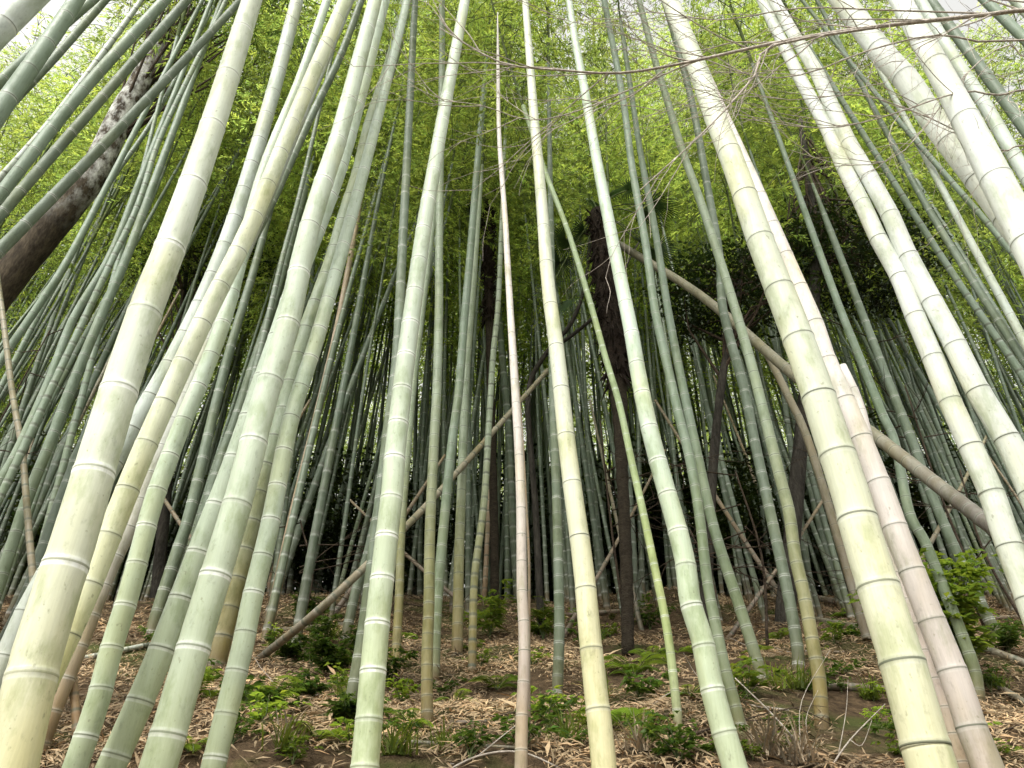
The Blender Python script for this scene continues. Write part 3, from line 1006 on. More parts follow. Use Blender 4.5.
# dry leaf litter
n = 190000
yy = 2.6 + 11.5 * RS.uniform(0, 1, n) ** 1.25
xx = RS.uniform(-1, 1, n) * (0.72 * yy + 0.8)
keep = np.array([noise.noise(Vector((x * 0.7, y * 0.7, 5.5))) + 0.5 * noise.noise(Vector((x * 2.2, y * 2.2, 2.5))) > -0.36 + 0.30 * (h - 0.5) for x, y, h in zip(xx, yy, RS.uniform(0, 1, n))])
xx, yy = xx[keep], yy[keep]
n = len(xx)
zz = np.array([ground(x, y) for x, y in zip(xx, yy)]) + RS.uniform(0.002, 0.05, n)
SCL = np.where(RS.uniform(0, 1, n) < 0.05, RS.uniform(1.4, 2.4, n), 1.0)
az = RS.uniform(0, 2 * PI, n)
sl = 0.5
dz = np.sin(az) * sl + RS.normal(0, 0.28, n)
D = unit(np.stack([np.cos(az), np.sin(az), dz], 1))
# drifts heaped against the foot of every stem
feet = [(o.location.x, o.location.y) for o in COL.objects if o.parent is None and o.name.startswith('bamboo') and o.type == 'EMPTY' and 3 < o.location.y < 13]
fx, fy, fz = [], [], []
for (a_, b_) in feet:
    m_ = 90
    rr_ = 0.05 + RS.exponential(0.07, m_)
    an_ = RS.uniform(0, 2 * PI, m_)
    for q_, w_ in zip(rr_, an_):
        X_, Y_ = a_ + q_ * math.cos(w_), b_ + q_ * math.sin(w_)
        fx.append(X_)
        fy.append(Y_)
        fz.append(ground(X_, Y_) + RS.uniform(0.0, 0.085) * math.exp(-(q_ - 0.05) / 0.09))
nf_ = len(fx)
xx, yy, zz = np.concatenate([xx, fx]), np.concatenate([yy, fy]), np.concatenate([zz, fz])
az_ = RS.uniform(0, 2 * PI, nf_)
D = np.vstack([D, unit(np.stack([np.cos(az_), np.sin(az_), RS.normal(0, 0.5, nf_)], 1))])
SCL = np.concatenate([SCL, np.ones(nf_)])
n = n + nf_
V = leaf_arrays(np.stack([xx, yy, zz], 1), D, RS.uniform(0.05, 0.125, n) * SCL, RS.uniform(0.006, 0.015, n) * SCL,
                up=np.stack([RS.normal(0, 0.5, n), -0.45 + RS.normal(0, 0.5, n), np.ones(n)], 1))
LVl = np.stack([np.clip(RS.normal(0.62, 0.38, n), 0, 1), np.clip(RS.normal(0.0, 0.2, n), 0, 1)], 1)
lo = link(bpy.data.objects.new('fallen_leaves', leaves_mesh('fallen_leaves', V, LVl, [M['litter']])))
tag(lo, 'carpet of dry brown bamboo leaves covering the slope', 'leaf litter', kind='stuff')


# ------------------------------------------------------------------ plants of the forest floor
def fern(px, py, size, label, seed, matk='fern'):
    r = np.random.RandomState(seed)
    p = hit(px, py)
    base = np.array([p.x, p.y, p.z])
    t = empty('fern', p)
    tag(t, label, 'fern', 'ferns on the slope')
    nf = r.randint(7, 11)
    for k in range(nf):
        a = 2 * PI * k / nf + r.normal() * 0.25
        L = size * r.uniform(0.7, 1.1)
        m = 22
        u = np.linspace(0.12, 1, m)
        el = r.uniform(0.7, 1.2)
        rp = np.stack([np.cos(a) * L * u * 0.8, np.sin(a) * L * u * 0.8, L * (el * u - 0.85 * u * u)], 1)
        mb = MB()
        mb.ring_tube([Vector(q) for q in np.vstack([[0, 0, 0], rp[::5]])], [0.003] * (len(rp[::5]) + 1), 4, 1, cap=False)
        tang = unit(np.gradient(rp, axis=0))
        side = unit(np.cross(tang, np.array([0, 0, 1.0])))
        P, DD, LL, WW = [], [], [], []
        for sgn in (-1, 1):
            P.append(rp)
            DD.append(unit(side * sgn + tang * 0.35 + np.array([0, 0, -0.15])))
            LL.append(L * 0.26 * np.sin(np.clip(u * 1.05, 0, 1) * PI) ** 0.7 + 0.006)
            WW.append(np.full(m, L * 0.045))
        V = leaf_arrays(np.vstack(P), np.vstack(DD), np.concatenate(LL), np.concatenate(WW), up=np.tile([0, 0, 1.0], (2 * m, 1)))
        LV = np.stack([np.full(2 * m, r.uniform(0.5, 1)), np.full(2 * m, r.uniform(0, 0.6))], 1)
        o = bpy.data.objects.new('frond', leaves_mesh('frond', V, LV, [M[matk], M['twig']], mb))
        link(o, t)
    return t


def tuft(px, py, size, label, seed, matk='grass', name='grass_tuft', nb=60, group='grass tufts on the slope'):
    r = np.random.RandomState(seed)
    p = hit(px, py)
    P, Fq, LV = [], [], []
    V = []
    for k in range(nb):
        a = r.uniform(0, 2 * PI)
        L = size * r.uniform(0.5, 1.1)
        out = r.uniform(0.3, 0.95)
        b0 = np.array([r.normal() * 0.035, r.normal() * 0.035, 0])
        seg = 4
        w = r.uniform(0.004, 0.008)
        s = np.array([-math.sin(a), math.cos(a), 0]) * w
        prev = None
        b = r.uniform(0.3, 1)
        ye = r.uniform(0, 0.6)
        for q in range(seg + 1):
            u = q / seg
            c = b0 + np.array([math.cos(a) * L * out * u, math.sin(a) * L * out * u, L * (1.1 * u - 0.85 * out * u * u)])
            wk = (1 - u) ** 0.6
            cur = (c - s * wk, c + s * wk)
            if prev is not None:
                V += [prev[0], prev[1], cur[1], cur[0]]
                LV.append((b, ye))
            prev = cur
    o = bpy.data.objects.new(name, leaves_mesh(name, np.array(V), np.array(LV), [M[matk]]))
    o.location = p
    link(o)
    tag(o, label, 'grass', group)
    return o


def leafy_mesh(h, spread, nst, leaf, r, seed_l=9, matk='uleaf', wid=0.34, per=16):
    mb = MB()
    P, D, LL, WW, LV = [], [], [], [], []
    for k in range(nst):
        a = r.uniform(0, 2 * PI)
        L = h * r.uniform(0.6, 1.05)
        ln = spread * r.uniform(0.2, 1.0)
        pts = [Vector((math.cos(a) * ln * (u ** 1.4), math.sin(a) * ln * (u ** 1.4), L * u - 0.2 * ln * u * u)) for u in np.linspace(0, 1, 6)]
        mb.ring_tube(pts, list(np.linspace(0.006, 0.0015, 6)), 4, 1, cap=False)
        pa = np.array([tuple(q) for q in pts])
        for q in range(per):
            u = r.uniform(0.25, 1.0)
            c = np.array([np.interp(u, np.linspace(0, 1, 6), pa[:, i]) for i in range(3)])
            m = 5
            ta = r.uniform(0, 2 * PI)
            tl = r.uniform(0.05, 0.22) * max(0.5, h)
            td = np.array([math.cos(ta), math.sin(ta), r.uniform(-0.1, 0.4)])
            uu = r.uniform(0.2, 1, m)
            P.append(c + td * tl * uu[:, None])
            sd = r.uniform(-1.2, 1.2, m)
            D.append(unit(np.stack([np.cos(ta + sd), np.sin(ta + sd), r.uniform(-0.5, 0.3, m)], 1)))
            LL.append(r.uniform(0.6, 1.2, m) * leaf)
            WW.append(r.uniform(0.8, 1.2, m) * leaf * wid)
            LV.append(np.stack([np.clip(r.normal(0.6, 0.25, m), 0, 1), np.clip(r.normal(0.35, 0.25, m), 0, 1)], 1))
    V = leaf_arrays(np.vstack(P), np.vstack(D), np.concatenate(LL), np.concatenate(WW), up=np.vstack([r.normal(0, 0.35, (len(np.vstack(P)), 3)) + np.array([0, -0.2, 1])]))
    return V, np.vstack(LV), mb


def sapling(px, py, h, spread, label, seed, nst=5, leaf=0.09, matk='uleaf', wid=0.34, per=14, name='seedling', cat='plant', group='leafy plants on the slope', loc=None):
    r = np.random.RandomState(seed)
    p = loc or hit(px, py)
    V, LV, mb = leafy_mesh(h, spread, nst, leaf, r, matk=matk, wid=wid, per=per)
    t = empty(name, p)
    tag(t, label, cat, group)
    no = MB()
    no.v, no.f = [], []
    o = bpy.data.objects.new('foliage', leaves_mesh('foliage', V, LV, [M[matk]]))
    link(o, t)
    s = bpy.data.objects.new('branches', mb.mesh('branches', [M['darkstick'], M['twig']]))
    link(s, t)
    return t


FERNS = [(497, 690, 0.34, 'bright fern in front of the pinkish white pole, lower left of it'),
         (455, 706, 0.26, 'small fern right of the golden-footed bamboo'),
         (411, 728, 0.24, 'small yellow-green fern left of the golden-footed bamboo'),
         (634, 676, 0.42, 'wide fern between the creamy and lime bamboos'),
         (652, 662, 0.34, 'fern behind the thin lime bamboo'),
         (624, 728, 0.36, 'dark fern touching the foot of the creamy yellow bamboo'),
         (404, 640, 0.3, 'light fern beside the tall pale centre-left bamboo'),
         (470, 652, 0.3, 'fern at the foot of the brown-footed slim bamboo'),
         (345, 668, 0.36, 'fern among leafy plants on the left bank'),
         (268, 708, 0.38, 'fern on the left bank beside the slimmer grey-green bamboo'),
         (200, 700, 0.36, 'fern in the gap between the big ringed bamboo and its neighbour'),
         (188, 752, 0.26, 'bright fern at the bottom edge beside the big ringed bamboo'),
         (316, 742, 0.24, 'small fern low on the left bank near the bottom edge'),
         (696, 655, 0.34, 'fern glimpsed right of the light green bamboo'),
         (755, 655, 0.28, 'fern on brown litter right of the grey-green footed bamboo'),
         (846, 618, 0.34, 'fern high on the slope beside the thick cream bamboo'),
         (780, 640, 0.3, 'fern on the ridge behind the teal bamboo'),
         (690, 700, 0.26, 'tiny fern below the light green bamboo'),
         (960, 655, 0.4, 'fern under the leafy shrub at right')]
for i, (x, y, s, lb) in enumerate(FERNS):
    fern(x, y, s, lb, 300 + i)
TUFTS = [(565, 742, 0.42, 'pale green grass tuft between the pinkish pole and the creamy bamboo'),
         (600, 640, 0.34, 'grass tuft higher up behind the creamy bamboo'),
         (397, 755, 0.30, 'grass tuft at the bottom edge right of the tall pale bamboo'),
         (445, 752, 0.26, 'fine grass tuft under the golden-footed bamboo'),
         (650, 745, 0.30, 'grass tuft near the bottom below the lime bamboo'),
         (345, 700, 0.34, 'grass tuft on the left bank'),
         (285, 752, 0.34, 'grass tuft at the foot of the left bank'),
         (800, 690, 0.42, 'dark grass tuft at the foot of the teal and olive pair'),
         (775, 690, 0.36, 'grass tuft left of the teal bamboo foot'),
         (735, 690, 0.26, 'thin grass tuft between two grey-green bamboos'),
         (870, 700, 0.34, 'grass tuft against the thick cream bamboo'),
         (330, 640, 0.36, 'grass tuft on the brow of the left bank'),
         (600, 700, 0.34, 'grass tuft right beside the creamy bamboo at mid slope'),
         (1000, 690, 0.3, 'grass tuft right of the pinkish bamboo')]
for i, (x, y, s, lb) in enumerate(TUFTS):
    tuft(x, y, s * 0.78, lb, 400 + i, nb=45 + (i * 17) % 50)
DRY = [(770, 758, 0.34, 'bleached dry grass clump at the bottom right of centre'), (800, 765, 0.3, 'bleached dry grass clump beside the forked white twig'),
       (285, 740, 0.24, 'dry pale grass clump low on the left bank'), (640, 752, 0.26, 'dry grass clump right of the creamy bamboo')]
for i, (x, y, s, lb) in enumerate(DRY):
    tuft(x, y, s, lb, 450 + i, 'drygrass', nb=70, group='dry grass clumps')
SAPS = [(490, 640, 0.75, 0.45, 'young leafy bamboo shoot with broad light leaves left of the pinkish pole', 6, 0.16, 0.2, 12),
        (543, 640, 0.75, 0.4, 'young leafy bamboo shoot right of the pinkish pole', 6, 0.16, 0.2, 12),
        (588, 650, 0.4, 0.3, 'low leafy plant behind the creamy bamboo', 4, 0.09, 0.34, 10),
        (700, 625, 0.4, 0.3, 'low leafy plant on the ridge right of the light green bamboo', 4, 0.09, 0.34, 10),
        (305, 625, 0.5, 0.3, 'leafy bush above the diagonal pole on the left bank', 8, 0.10, 0.34, 16),
        (330, 676, 0.38, 0.28, 'leafy bush in the middle of the left bank', 8, 0.09, 0.34, 16),
        (285, 660, 0.25, 0.22, 'leafy plant right under the dry tan bamboo', 7, 0.08, 0.34, 14),
        (385, 690, 0.4, 0.3, 'leafy plant hidden behind the tall pale centre-left bamboo', 5, 0.08, 0.34, 12),
        (205, 650, 0.35, 0.25, 'dark leafy plant between the big ringed bamboo and the olive-footed one', 6, 0.09, 0.34, 12),
        (345, 728, 0.22, 0.2, 'low leafy plant left of the tall pale bamboo foot', 6, 0.07, 0.4, 12),
        (640, 700, 0.25, 0.25, 'small plant with rounded leaves beneath the lime bamboo', 4, 0.07, 0.5, 8),
        (748, 700, 0.3, 0.25, 'bright small plant left of the teal bamboo', 4, 0.08, 0.45, 8),
        (1010, 655, 0.45, 0.35, 'dark leafy plant at the right edge on the slope', 8, 0.08, 0.34, 14),
        (850, 640, 0.3, 0.3, 'small plant on the slope left of the thick cream bamboo', 5, 0.07, 0.4, 10),
        (318, 645, 0.4, 0.35, 'pale leafy plant just right of the tan pole foot on the left bank', 8, 0.07, 0.34, 14),
        (355, 655, 0.35, 0.3, 'leafy plant against the left side of the tall pale centre-left bamboo', 7, 0.07, 0.34, 12),
        (300, 700, 0.2, 0.3, 'low spreading plant in the litter of the left bank', 7, 0.06, 0.4, 12),
        (160, 655, 0.4, 0.3, 'low plant seen between the speckled bamboo and the splaying one', 5, 0.09, 0.34, 10),
        (650, 630, 0.5, 0.4, 'dark leafy plant on the ridge behind the lime bamboo', 6, 0.09, 0.34, 12),
        (680, 765, 0.28, 0.25, 'low green plant at the bottom edge left of the light green bamboo', 5, 0.06, 0.4, 10)]
for i, (x, y, h, s, lb, ns, lf, wd, per) in enumerate(SAPS):
    sapling(x, y, h, s, lb, 500 + i, ns, lf, 'fern' if 'bamboo shoot' in lb or 'bright' in lb else 'uleaf', wd, per)
seed_meshes = []
for k in range(4):
    r = np.random.RandomState(700 + k)
    V, LV, mb = leafy_mesh(0.22, 0.2, 4, 0.06, r, wid=0.4, per=7)
    seed_meshes.append((leaves_mesh('foliage', V, LV, [M['uleaf' if k % 2 else 'fern']]), mb.mesh('branches', [M['darkstick'], M['twig']])))
rs = random.Random(91)
for i in range(70):
    left = i % 5 < 2
    px, py = (rs.uniform(180, 420), rs.uniform(625, 766)) if left else (rs.uniform(420, 1010), rs.uniform(615, 766))
    p = hit(px, py)
    t = empty('seedling', p)
    tag(t, 'tiny green seedling poking through the dry leaves on the slope', 'plant', 'tiny seedlings scattered in the litter')
    a, b = seed_meshes[i % 4]
    link(bpy.data.objects.new('foliage', a), t)
    link(bpy.data.objects.new('branches', b), t)
    t.rotation_euler = (0, 0, rs.uniform(0, 6.28))
    s_ = rs.uniform(0.45, 1.1)
    t.scale = (s_, s_, s_)
# the shrub with bright leaves at right
sapling(962, 690, 1.25, 0.6, 'shrub with bright oval green leaves right of the pinkish bamboo', 560, 15, 0.10, 'fern', 0.5, 34, name='shrub', cat='shrub', group='shrubs')
# dark shrubs behind the ridge
rs = random.Random(21)
SH = [(40, 560), (120, 575), (200, 560), (290, 585), (350, 575), (420, 590), (500, 585), (560, 590), (630, 585), (700, 580), (760, 570), (840, 570), (900, 575), (960, 570), (1010, 560)]
shmesh = []
for k in range(4):
    r = np.random.RandomState(600 + k)
    V, LV, mb = leafy_mesh(3.4, 1.6, 26, 0.15, r, matk='dleaf', wid=0.4, per=34)
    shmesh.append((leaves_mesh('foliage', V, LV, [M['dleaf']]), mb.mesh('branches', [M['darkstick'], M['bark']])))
for i, (px, py) in enumerate(SH):
    Y = rs.uniform(14.0, 19.5)
    x = (px - 512) / F * Y * 1.05
    t = empty('shrub', (x, Y, ground(x, Y)))
    tag(t, 'dark bushy evergreen shrub on the brow of the hill behind the stems', 'shrub', 'dark shrubs along the brow of the hill')
    a, b = shmesh[i % 4]
    link(bpy.data.objects.new('foliage', a), t)
    link(bpy.data.objects.new('branches', b), t)
    t.rotation_euler = (0, 0, rs.uniform(0, 6.28))
    s = rs.uniform(0.7, 1.25)
    t.scale = (s, s, s)


# ------------------------------------------------------------------ broadleaf trees with dark crowns
def broadleaf(name, trunk_pts, radii, crown_c, crown_r, label, seed, barkm='bark', leafm='dleaf', nclump=110, leaf=0.10, crown=True):
    r = np.random.RandomState(seed)
    g = trunk_pts[0]
    t = empty(name, g)
    tag(t, label, 'tree')
    mb = MB()
    P = catmull(trunk_pts, 8)
    ra = np.interp(np.linspace(0, 1, len(P)), np.linspace(0, 1, len(radii)), radii)
    ra = [a * (1 + 0.10 * noise.noise(p * 2.2)) for a, p in zip(ra, P)]
    mb.ring_tube([p - g for p in P], ra, 18, 0)
    lb = MB()
    C, DD = [], []
    cc = crown_c
    V0, D0, L0, W0, LV0 = [], [], [], [], []
    for k in range(nclump):
        q = r.normal(size=3)
        q = q / np.linalg.norm(q) * r.uniform(0.25, 1.0) ** 0.5
        c = np.array(tuple(cc)) + q * np.array(crown_r)
        if k % 3 == 0:
            o = P[int(len(P) * r.uniform(0.6, 0.98))]
            m1 = (Vector(c) + o) / 2 + Vector((r.normal() * 0.15, r.normal() * 0.15, 0.1))
            lb.ring_tube([o - g, m1 - g, Vector(c) - g], [0.03, 0.016, 0.005], 5, 0, cap=False)
        m = 34
        rad = r.uniform(0.2, 0.42)
        pp = c + r.normal(size=(m, 3)) * rad * np.array([0.6, 0.6, 0.32])
        V0.append(pp)
        D0.append(unit(r.normal(size=(m, 3)) * np.array([1, 1, 0.5]) + np.array([0, 0, -0.15])))
        L0.append(r.uniform(0.7, 1.2, m) * leaf)
        W0.append(r.uniform(0.8, 1.2, m) * leaf * 0.42)
        b = r.uniform(0.2, 0.8)
        LV0.append(np.stack([np.clip(r.normal(b, 0.2, m), 0, 1), np.clip(r.normal(0.2, 0.2, m), 0, 1)], 1))
    o = bpy.data.objects.new('trunk', mb.mesh('trunk', [M[barkm]]))
    link(o, t)
    link(bpy.data.objects.new('limbs', lb.mesh('limbs', [M['darkstick']])), t)
    V = leaf_arrays(np.vstack(V0) - np.array(tuple(g)), np.vstack(D0), np.concatenate(L0), np.concatenate(W0))
    link(bpy.data.objects.new('crown', leaves_mesh('crown', V, np.vstack(LV0), [M[leafm]])), t)
    return t


def tp(plist, Y, yl=0.0):
    W = [at_y(x, y, Y + yl * i) for i, (x, y) in enumerate(plist)]
    return W


def rooted(W):
    p = W[0].copy()
    d = (W[0] - W[1]).normalized()
    if d.z > -0.25:
        d.z = -0.25
    while p.z > ground(p.x, p.y) - 0.1:
        p = p + d * 0.1
    return [p] + W


W = rooted(tp([(-40, 338), (-2, 288), (48, 228), (92, 175), (120, 118), (142, 78), (170, 20)], 8.3))
broadleaf('leaning_tree', W, [0.30, 0.27, 0.25, 0.235, 0.22, 0.20, 0.17, 0.12], W[-1] + Vector((0.6, 0.6, 1.8)), (1.8, 1.5, 1.6),
          'thick leaning tree trunk, dark brown below and mottled white above, at upper left', 31, 'mottledbark', 'uleaf', 130)
W = rooted(tp([(790, 560), (800, 450), (812, 330), (815, 256), (811, 190), (800, 120)], 10.0))
broadleaf('broadleaf_tree', W, [0.13, 0.12, 0.11, 0.10, 0.09, 0.08, 0.05], at_y(850, 262, 10.0), (1.7, 1.0, 0.95),
          'evergreen tree with dark glossy leaves behind the twin white bamboos', 33, 'bark', 'dleaf', 190)
W = rooted(tp([(706, 600), (712, 480), (722, 380), (735, 310), (742, 250)], 9.6))
broadleaf('broadleaf_tree', W, [0.09, 0.08, 0.07, 0.06, 0.05, 0.03], at_y(728, 292, 9.6), (1.15, 0.9, 0.75),
          'small dark evergreen tree left of the thick cream bamboo', 34, 'bark', 'dleaf', 120)
W = rooted(tp([(160, 560), (172, 430), (180, 330), (190, 240)], 13.5))
broadleaf('broadleaf_tree', W, [0.12, 0.11, 0.09, 0.07, 0.04], at_y(205, 262, 13.5), (1.9, 1.2, 1.1),
          'dark leafy tree in shade behind the large stems at left', 35, 'bark', 'dleaf', 90)


# ------------------------------------------------------------------ palms
def palm(trunk_px, rad_px, base_px, fans, label, seed, Yk=None, fr=0.52):
    r = np.random.RandomState(seed)
    p0 = hit(*base_px)
    Y = Yk or p0.y
    if Yk:
        p0 = at_y(base_px[0], base_px[1], Y)
        p0.z = ground(p0.x, Y)
    W = [p0] + [at_y(x, y, Y) for x, y in trunk_px]
    t = empty('palm_tree', p0)
    tag(t, label, 'palm', 'windmill palms')
    P = catmull(W, 10)
    rw = [rad_px[0]] + rad_px
    ra = []
    for i, p in enumerate(P):
        w = np.interp(i / (len(P) - 1), np.linspace(0, 1, len(rw)), rw)
        ra.append(w * depth(p) / F / 2 * (1 + 0.08 * math.sin(i * 2.4)))
    k = int(len(P) * 0.55)
    a = MB()
    a.ring_tube([p - p0 for p in P[:k + 1]], ra[:k + 1], 12, 0)
    link(bpy.data.objects.new('trunk', a.mesh('trunk', [M['palmtrunk']])), t)
    b = MB()
    b.ring_tube([p - p0 for p in P[k:]], [x * 1.02 for x in ra[k:]], 12, 0)
    for q in range(520):      # hanging fibre flakes and old leaf bases
        i = r.randint(k, len(P) - 1)
        an = r.uniform(0, 2 * PI)
        o = P[i] - p0 + Vector((math.cos(an), math.sin(an), 0)) * ra[i] * 0.9
        d = Vector((math.cos(an) * r.uniform(.05, .16), math.sin(an) * r.uniform(.05, .16), r.uniform(-0.34, 0.16)))
        b.ring_tube([o, o + d * 0.6, o + d], [0.022, 0.014, 0.002], 4, 0, cap=False)
    link(bpy.data.objects.new('fibre_sheath', b.mesh('fibre_sheath', [M['fibre']])), t)
    top = P[-1]
    for (fx, fy, sc) in fans:
        c = at_y(fx, fy, Y + r.uniform(-0.35, 0.35))
        d = (c - top)
        pet = MB()
        mid = top.lerp(c, 0.5) + Vector((0, 0, 0.10))
        pet.ring_tube([q - p0 for q in catmull([top, mid, c], 4)], [0.012] * 9, 5, 1, cap=False)
        d.normalize()
        dn = (d + Vector((r.normal() * .1, r.normal() * .3, -0.35))).normalized()
        s = dn.cross(Vector((0, 0, 1))).normalized()
        s = (s + Vector((0, r.normal() * 0.5, r.normal() * 0.3))).normalized()
        nn = s.cross(dn).normalized()
        m = 34
        th = np.linspace(-2.35, 2.35, m)
        cd = np.array(tuple(dn))
        cs = np.array(tuple(s))
        cn = np.array(tuple(nn))
        D1 = unit(np.outer(np.cos(th), cd) + np.outer(np.sin(th), cs) + 0.12 * cn)
        L1 = fr * sc * (0.75 + 0.25 * np.cos(th * 0.6)) * r.uniform(0.92, 1.06, m)
        P1 = np.tile(np.array(tuple(c - p0)), (m, 1))
        Vq = []
        LV = []
        w = fr * sc * 0.052
        for j in range(m):
            sd = np.cross(D1[j], cn)
            sd /= np.linalg.norm(sd) + 1e-9
            a0, prev = None, None
            for u, ww in ((0, 0.15), (0.35, 0.9), (0.7, 0.8), (0.88, 0.5), (1.0, 0.05)):
                ce = P1[j] + D1[j] * L1[j] * u + np.array([0, 0, -1]) * (0.38 * L1[j] * max(0, u - 0.45) ** 1.5 * (1 + r.uniform(0, .8)))
                cur = (ce - sd * w * ww * 0.5, ce + sd * w * ww * 0.5 + cn * w * 0.15)
                if prev is not None:
                    Vq += [prev[0], prev[1], cur[1], cur[0]]
                    LV.append((r.uniform(0.4, 1), 0.1))
                prev = cur
        link(bpy.data.objects.new('frond', leaves_mesh('frond', np.array(Vq), np.array(LV), [M['palm'], M['twig']], pet)), t)


palm([(626, 560), (622, 470), (619, 400), (612, 330), (604, 262), (598, 212)], [13, 12, 14, 20, 23, 21, 16], (628, 656),
     [(560, 262, 1.0), (572, 300, .85), (585, 232, .9), (640, 214, 1.0), (636, 240, .95), (655, 250, .8), (566, 240, .8), (610, 196, .9), (590, 200, .8), (628, 190, .9), (600, 250, .7), (650, 205, 1.0), (552, 285, .7)],
     'windmill palm with a shaggy dark fibrous trunk right of centre', 71)
palm([(494, 520), (491, 400), (489, 300), (488, 235), (488, 200)], [9, 8, 8, 9, 9, 7], (495, 600),
     [(475, 200, .8), (500, 202, .8), (488, 212, .8), (480, 186, .7), (497, 187, .7), (470, 210, .6), (507, 214, .6)],
     'small thin-stemmed palm left of the pinkish white pole', 72, Yk=12.0, fr=0.5)


# ------------------------------------------------------------------ fallen and leaning dead bamboo
def pole(pts, Ys, ws, tint, label, k=2.2, cat='dead bamboo', name='dead_bamboo', group='fallen and leaning dead bamboo poles'):
    W = [at_y(x, y, Y) for (x, y), Y in zip(pts, Ys)]
    P = Path(catmull(W, 6))
    r0 = ws[0] * depth(W[0]) / F / 2
    r1 = ws[1] * depth(W[-1]) / F / 2
    rg = random.Random(sum(map(ord, label)))
    me = stem_mesh(name, P, lambda s: r0 + (r1 - r0) * s / P.L, k, tint, 14, rg, fine=ws[0] > 8, foot=False)
    o = link(bpy.data.objects.new(name, me))
    tag(o, label, cat, group)
    return o


pole([(1062, 583), (1000, 533), (935, 483), (870, 432), (795, 376), (700, 295), (620, 245)], [4.6, 5.0, 5.6, 6.2, 7.0, 8.3, 9.6], (19, 7.5), 'log',
     'long brown dead bamboo leaning diagonally down to the right across the grove', k=1.6)
pole([(258, 660), (330, 600), (425, 507), (500, 424), (548, 370)], [hit(258, 660).y, 7.0, 8.0, 9.0, 9.8], (8, 4.5), 'dead', 'tan dead bamboo pole slanting up to the right above the left bank')
pole([(868, 640), (812, 452), (790, 400), (765, 350)], [8.2, 8.2, 8.2, 8.2], (10, 7), 'dead', 'short tan dead bamboo behind the thick cream stem', k=2.6)


def lying(p1, p2, w, tint, label, lift=0.05):
    a, b = hit(*p1), hit(*p2)
    pts = []
    for i in range(7):
        q = a.lerp(b, i / 6)
        pts.append(q)
    # rest the pole on the ground's high points
    off = max(ground(q.x, q.y) - q.z for q in pts)
    r = w * depth(a) / F / 2
    for q in pts:
        q.z += max(0, off) * 0.6 + r * 0.8
    P = Path(pts)
    rg = random.Random(sum(map(ord, label)))
    me = stem_mesh('dead_bamboo', P, lambda s: r * (1 - 0.15 * s / P.L), 2.8, tint, 10, rg, fine=False, foot=False)
    o = link(bpy.data.objects.new('dead_bamboo', me))
    tag(o, label, 'dead bamboo', 'fallen and leaning dead bamboo poles')


for a in [((40, 672), (152, 648), 6, 'grey', 'pale fallen bamboo lying on the bank behind the speckled stem'),
          ((262, 637), (352, 628), 6, 'dead', 'fallen tan bamboo lying behind the dry tan stem'),
          ((560, 618), (640, 612), 5, 'brown', 'fallen bamboo on the ridge behind the palm trunk'),
          ((812, 600), (880, 612), 6, 'brown', 'upper one of two fallen bamboos left of the thick cream stem'),
          ((812, 622), (880, 634), 6, 'dead', 'lower one of two fallen bamboos left of the thick cream stem'),
          ((826, 690), (890, 694), 9, 'brown', 'dark brown rotten bamboo lying on the litter by the thick cream stem'),
          ((968, 647), (1040, 674), 9, 'dead', 'grey fallen bamboo sloping down to the right edge'),
          ((985, 622), (1040, 620), 5, 'brown', 'thin fallen bamboo near the right edge above the grey one'),
          ((745, 592), (785, 588), 5, 'brown', 'short fallen bamboo on the ridge left of the teal stem'),
          ((395, 745), (520, 752), 4, 'dead', 'thin fallen cane at the bottom below the golden-footed bamboo'),
          ((450, 726), (520, 724), 4, 'brown', 'thin dark cane lying left of the pinkish pole'),
          ((1000, 690), (1050, 720), 7, 'dead', 'fallen bamboo piece in the lower right corner')]:
    lying(*a)


def leaning(bx, Yb_, tx, ty, Yt, w, tint, label):
    x0 = (bx - 512) / F * Yb_ * 1.02
    b = Vector((x0, Yb_, ground(x0, Yb_) - 0.03))
    t = at_y(tx, ty, Yt)
    mid = b.lerp(t, 0.5) - Vector((0, 0, 0.06))
    P = Path(catmull([b, mid, t], 6))
    r = w * depth(b) / F / 2
    rg = random.Random(sum(map(ord, label)))
    me = stem_mesh('dead_bamboo', P, lambda q: r * (1 - 0.45 * q / P.L), 2.3, tint, 9, rg, fine=False, foot=False)
    o = link(bpy.data.objects.new('dead_bamboo', me))
    tag(o, label, 'dead bamboo', 'fallen and leaning dead bamboo poles')


for a in [(330, 10.5, 445, 455, 10.9, 6, 'brown', 'dim dead pole leaning right just left of the golden-footed bamboo'),
          (175, 10.0, 310, 400, 10.6, 6, 'brown', 'dim dead pole leaning right behind the big white-ringed stem'),
          (-20, 9.5, 130, 320, 10.0, 7, 'dead', 'grey dead pole leaning right at far left behind the thickest stem'),
          (10, 10.4, 180, 290, 11.0, 6, 'brown', 'brown dead pole leaning right beside the grey one at far left'),
          (800, 10.2, 655, 400, 10.6, 6, 'brown', 'dim dead pole leaning left behind the teal and olive pair'),
          (560, 10.8, 665, 450, 11.2, 5, 'brown', 'dim dead pole crossing behind the lime stem toward the right'),
          (640, 11.2, 590, 400, 11.6, 5, 'dead', 'thin dead pole leaning left behind the shaggy palm'),
          (880, 9.6, 1000, 410, 10.0, 6, 'dead', 'tan dead pole leaning right behind the twin white-green bamboos'),
          (720, 9.9, 860, 440, 10.4, 5, 'brown', 'dark dead pole leaning right behind the thick cream stem'),
          (250, 11.0, 120, 430, 11.4, 6, 'brown', 'dark dead pole leaning left behind the speckled green stem'),
          (480, 11.5, 350, 500, 11.8, 5, 'brown', 'dark dead pole leaning left behind the tall pale centre-left stem'),
          (960, 11.5, 830, 430, 11.8, 6, 'brown', 'dark dead pole leaning left at right, behind the brown leaning pole')]:
    leaning(*a)

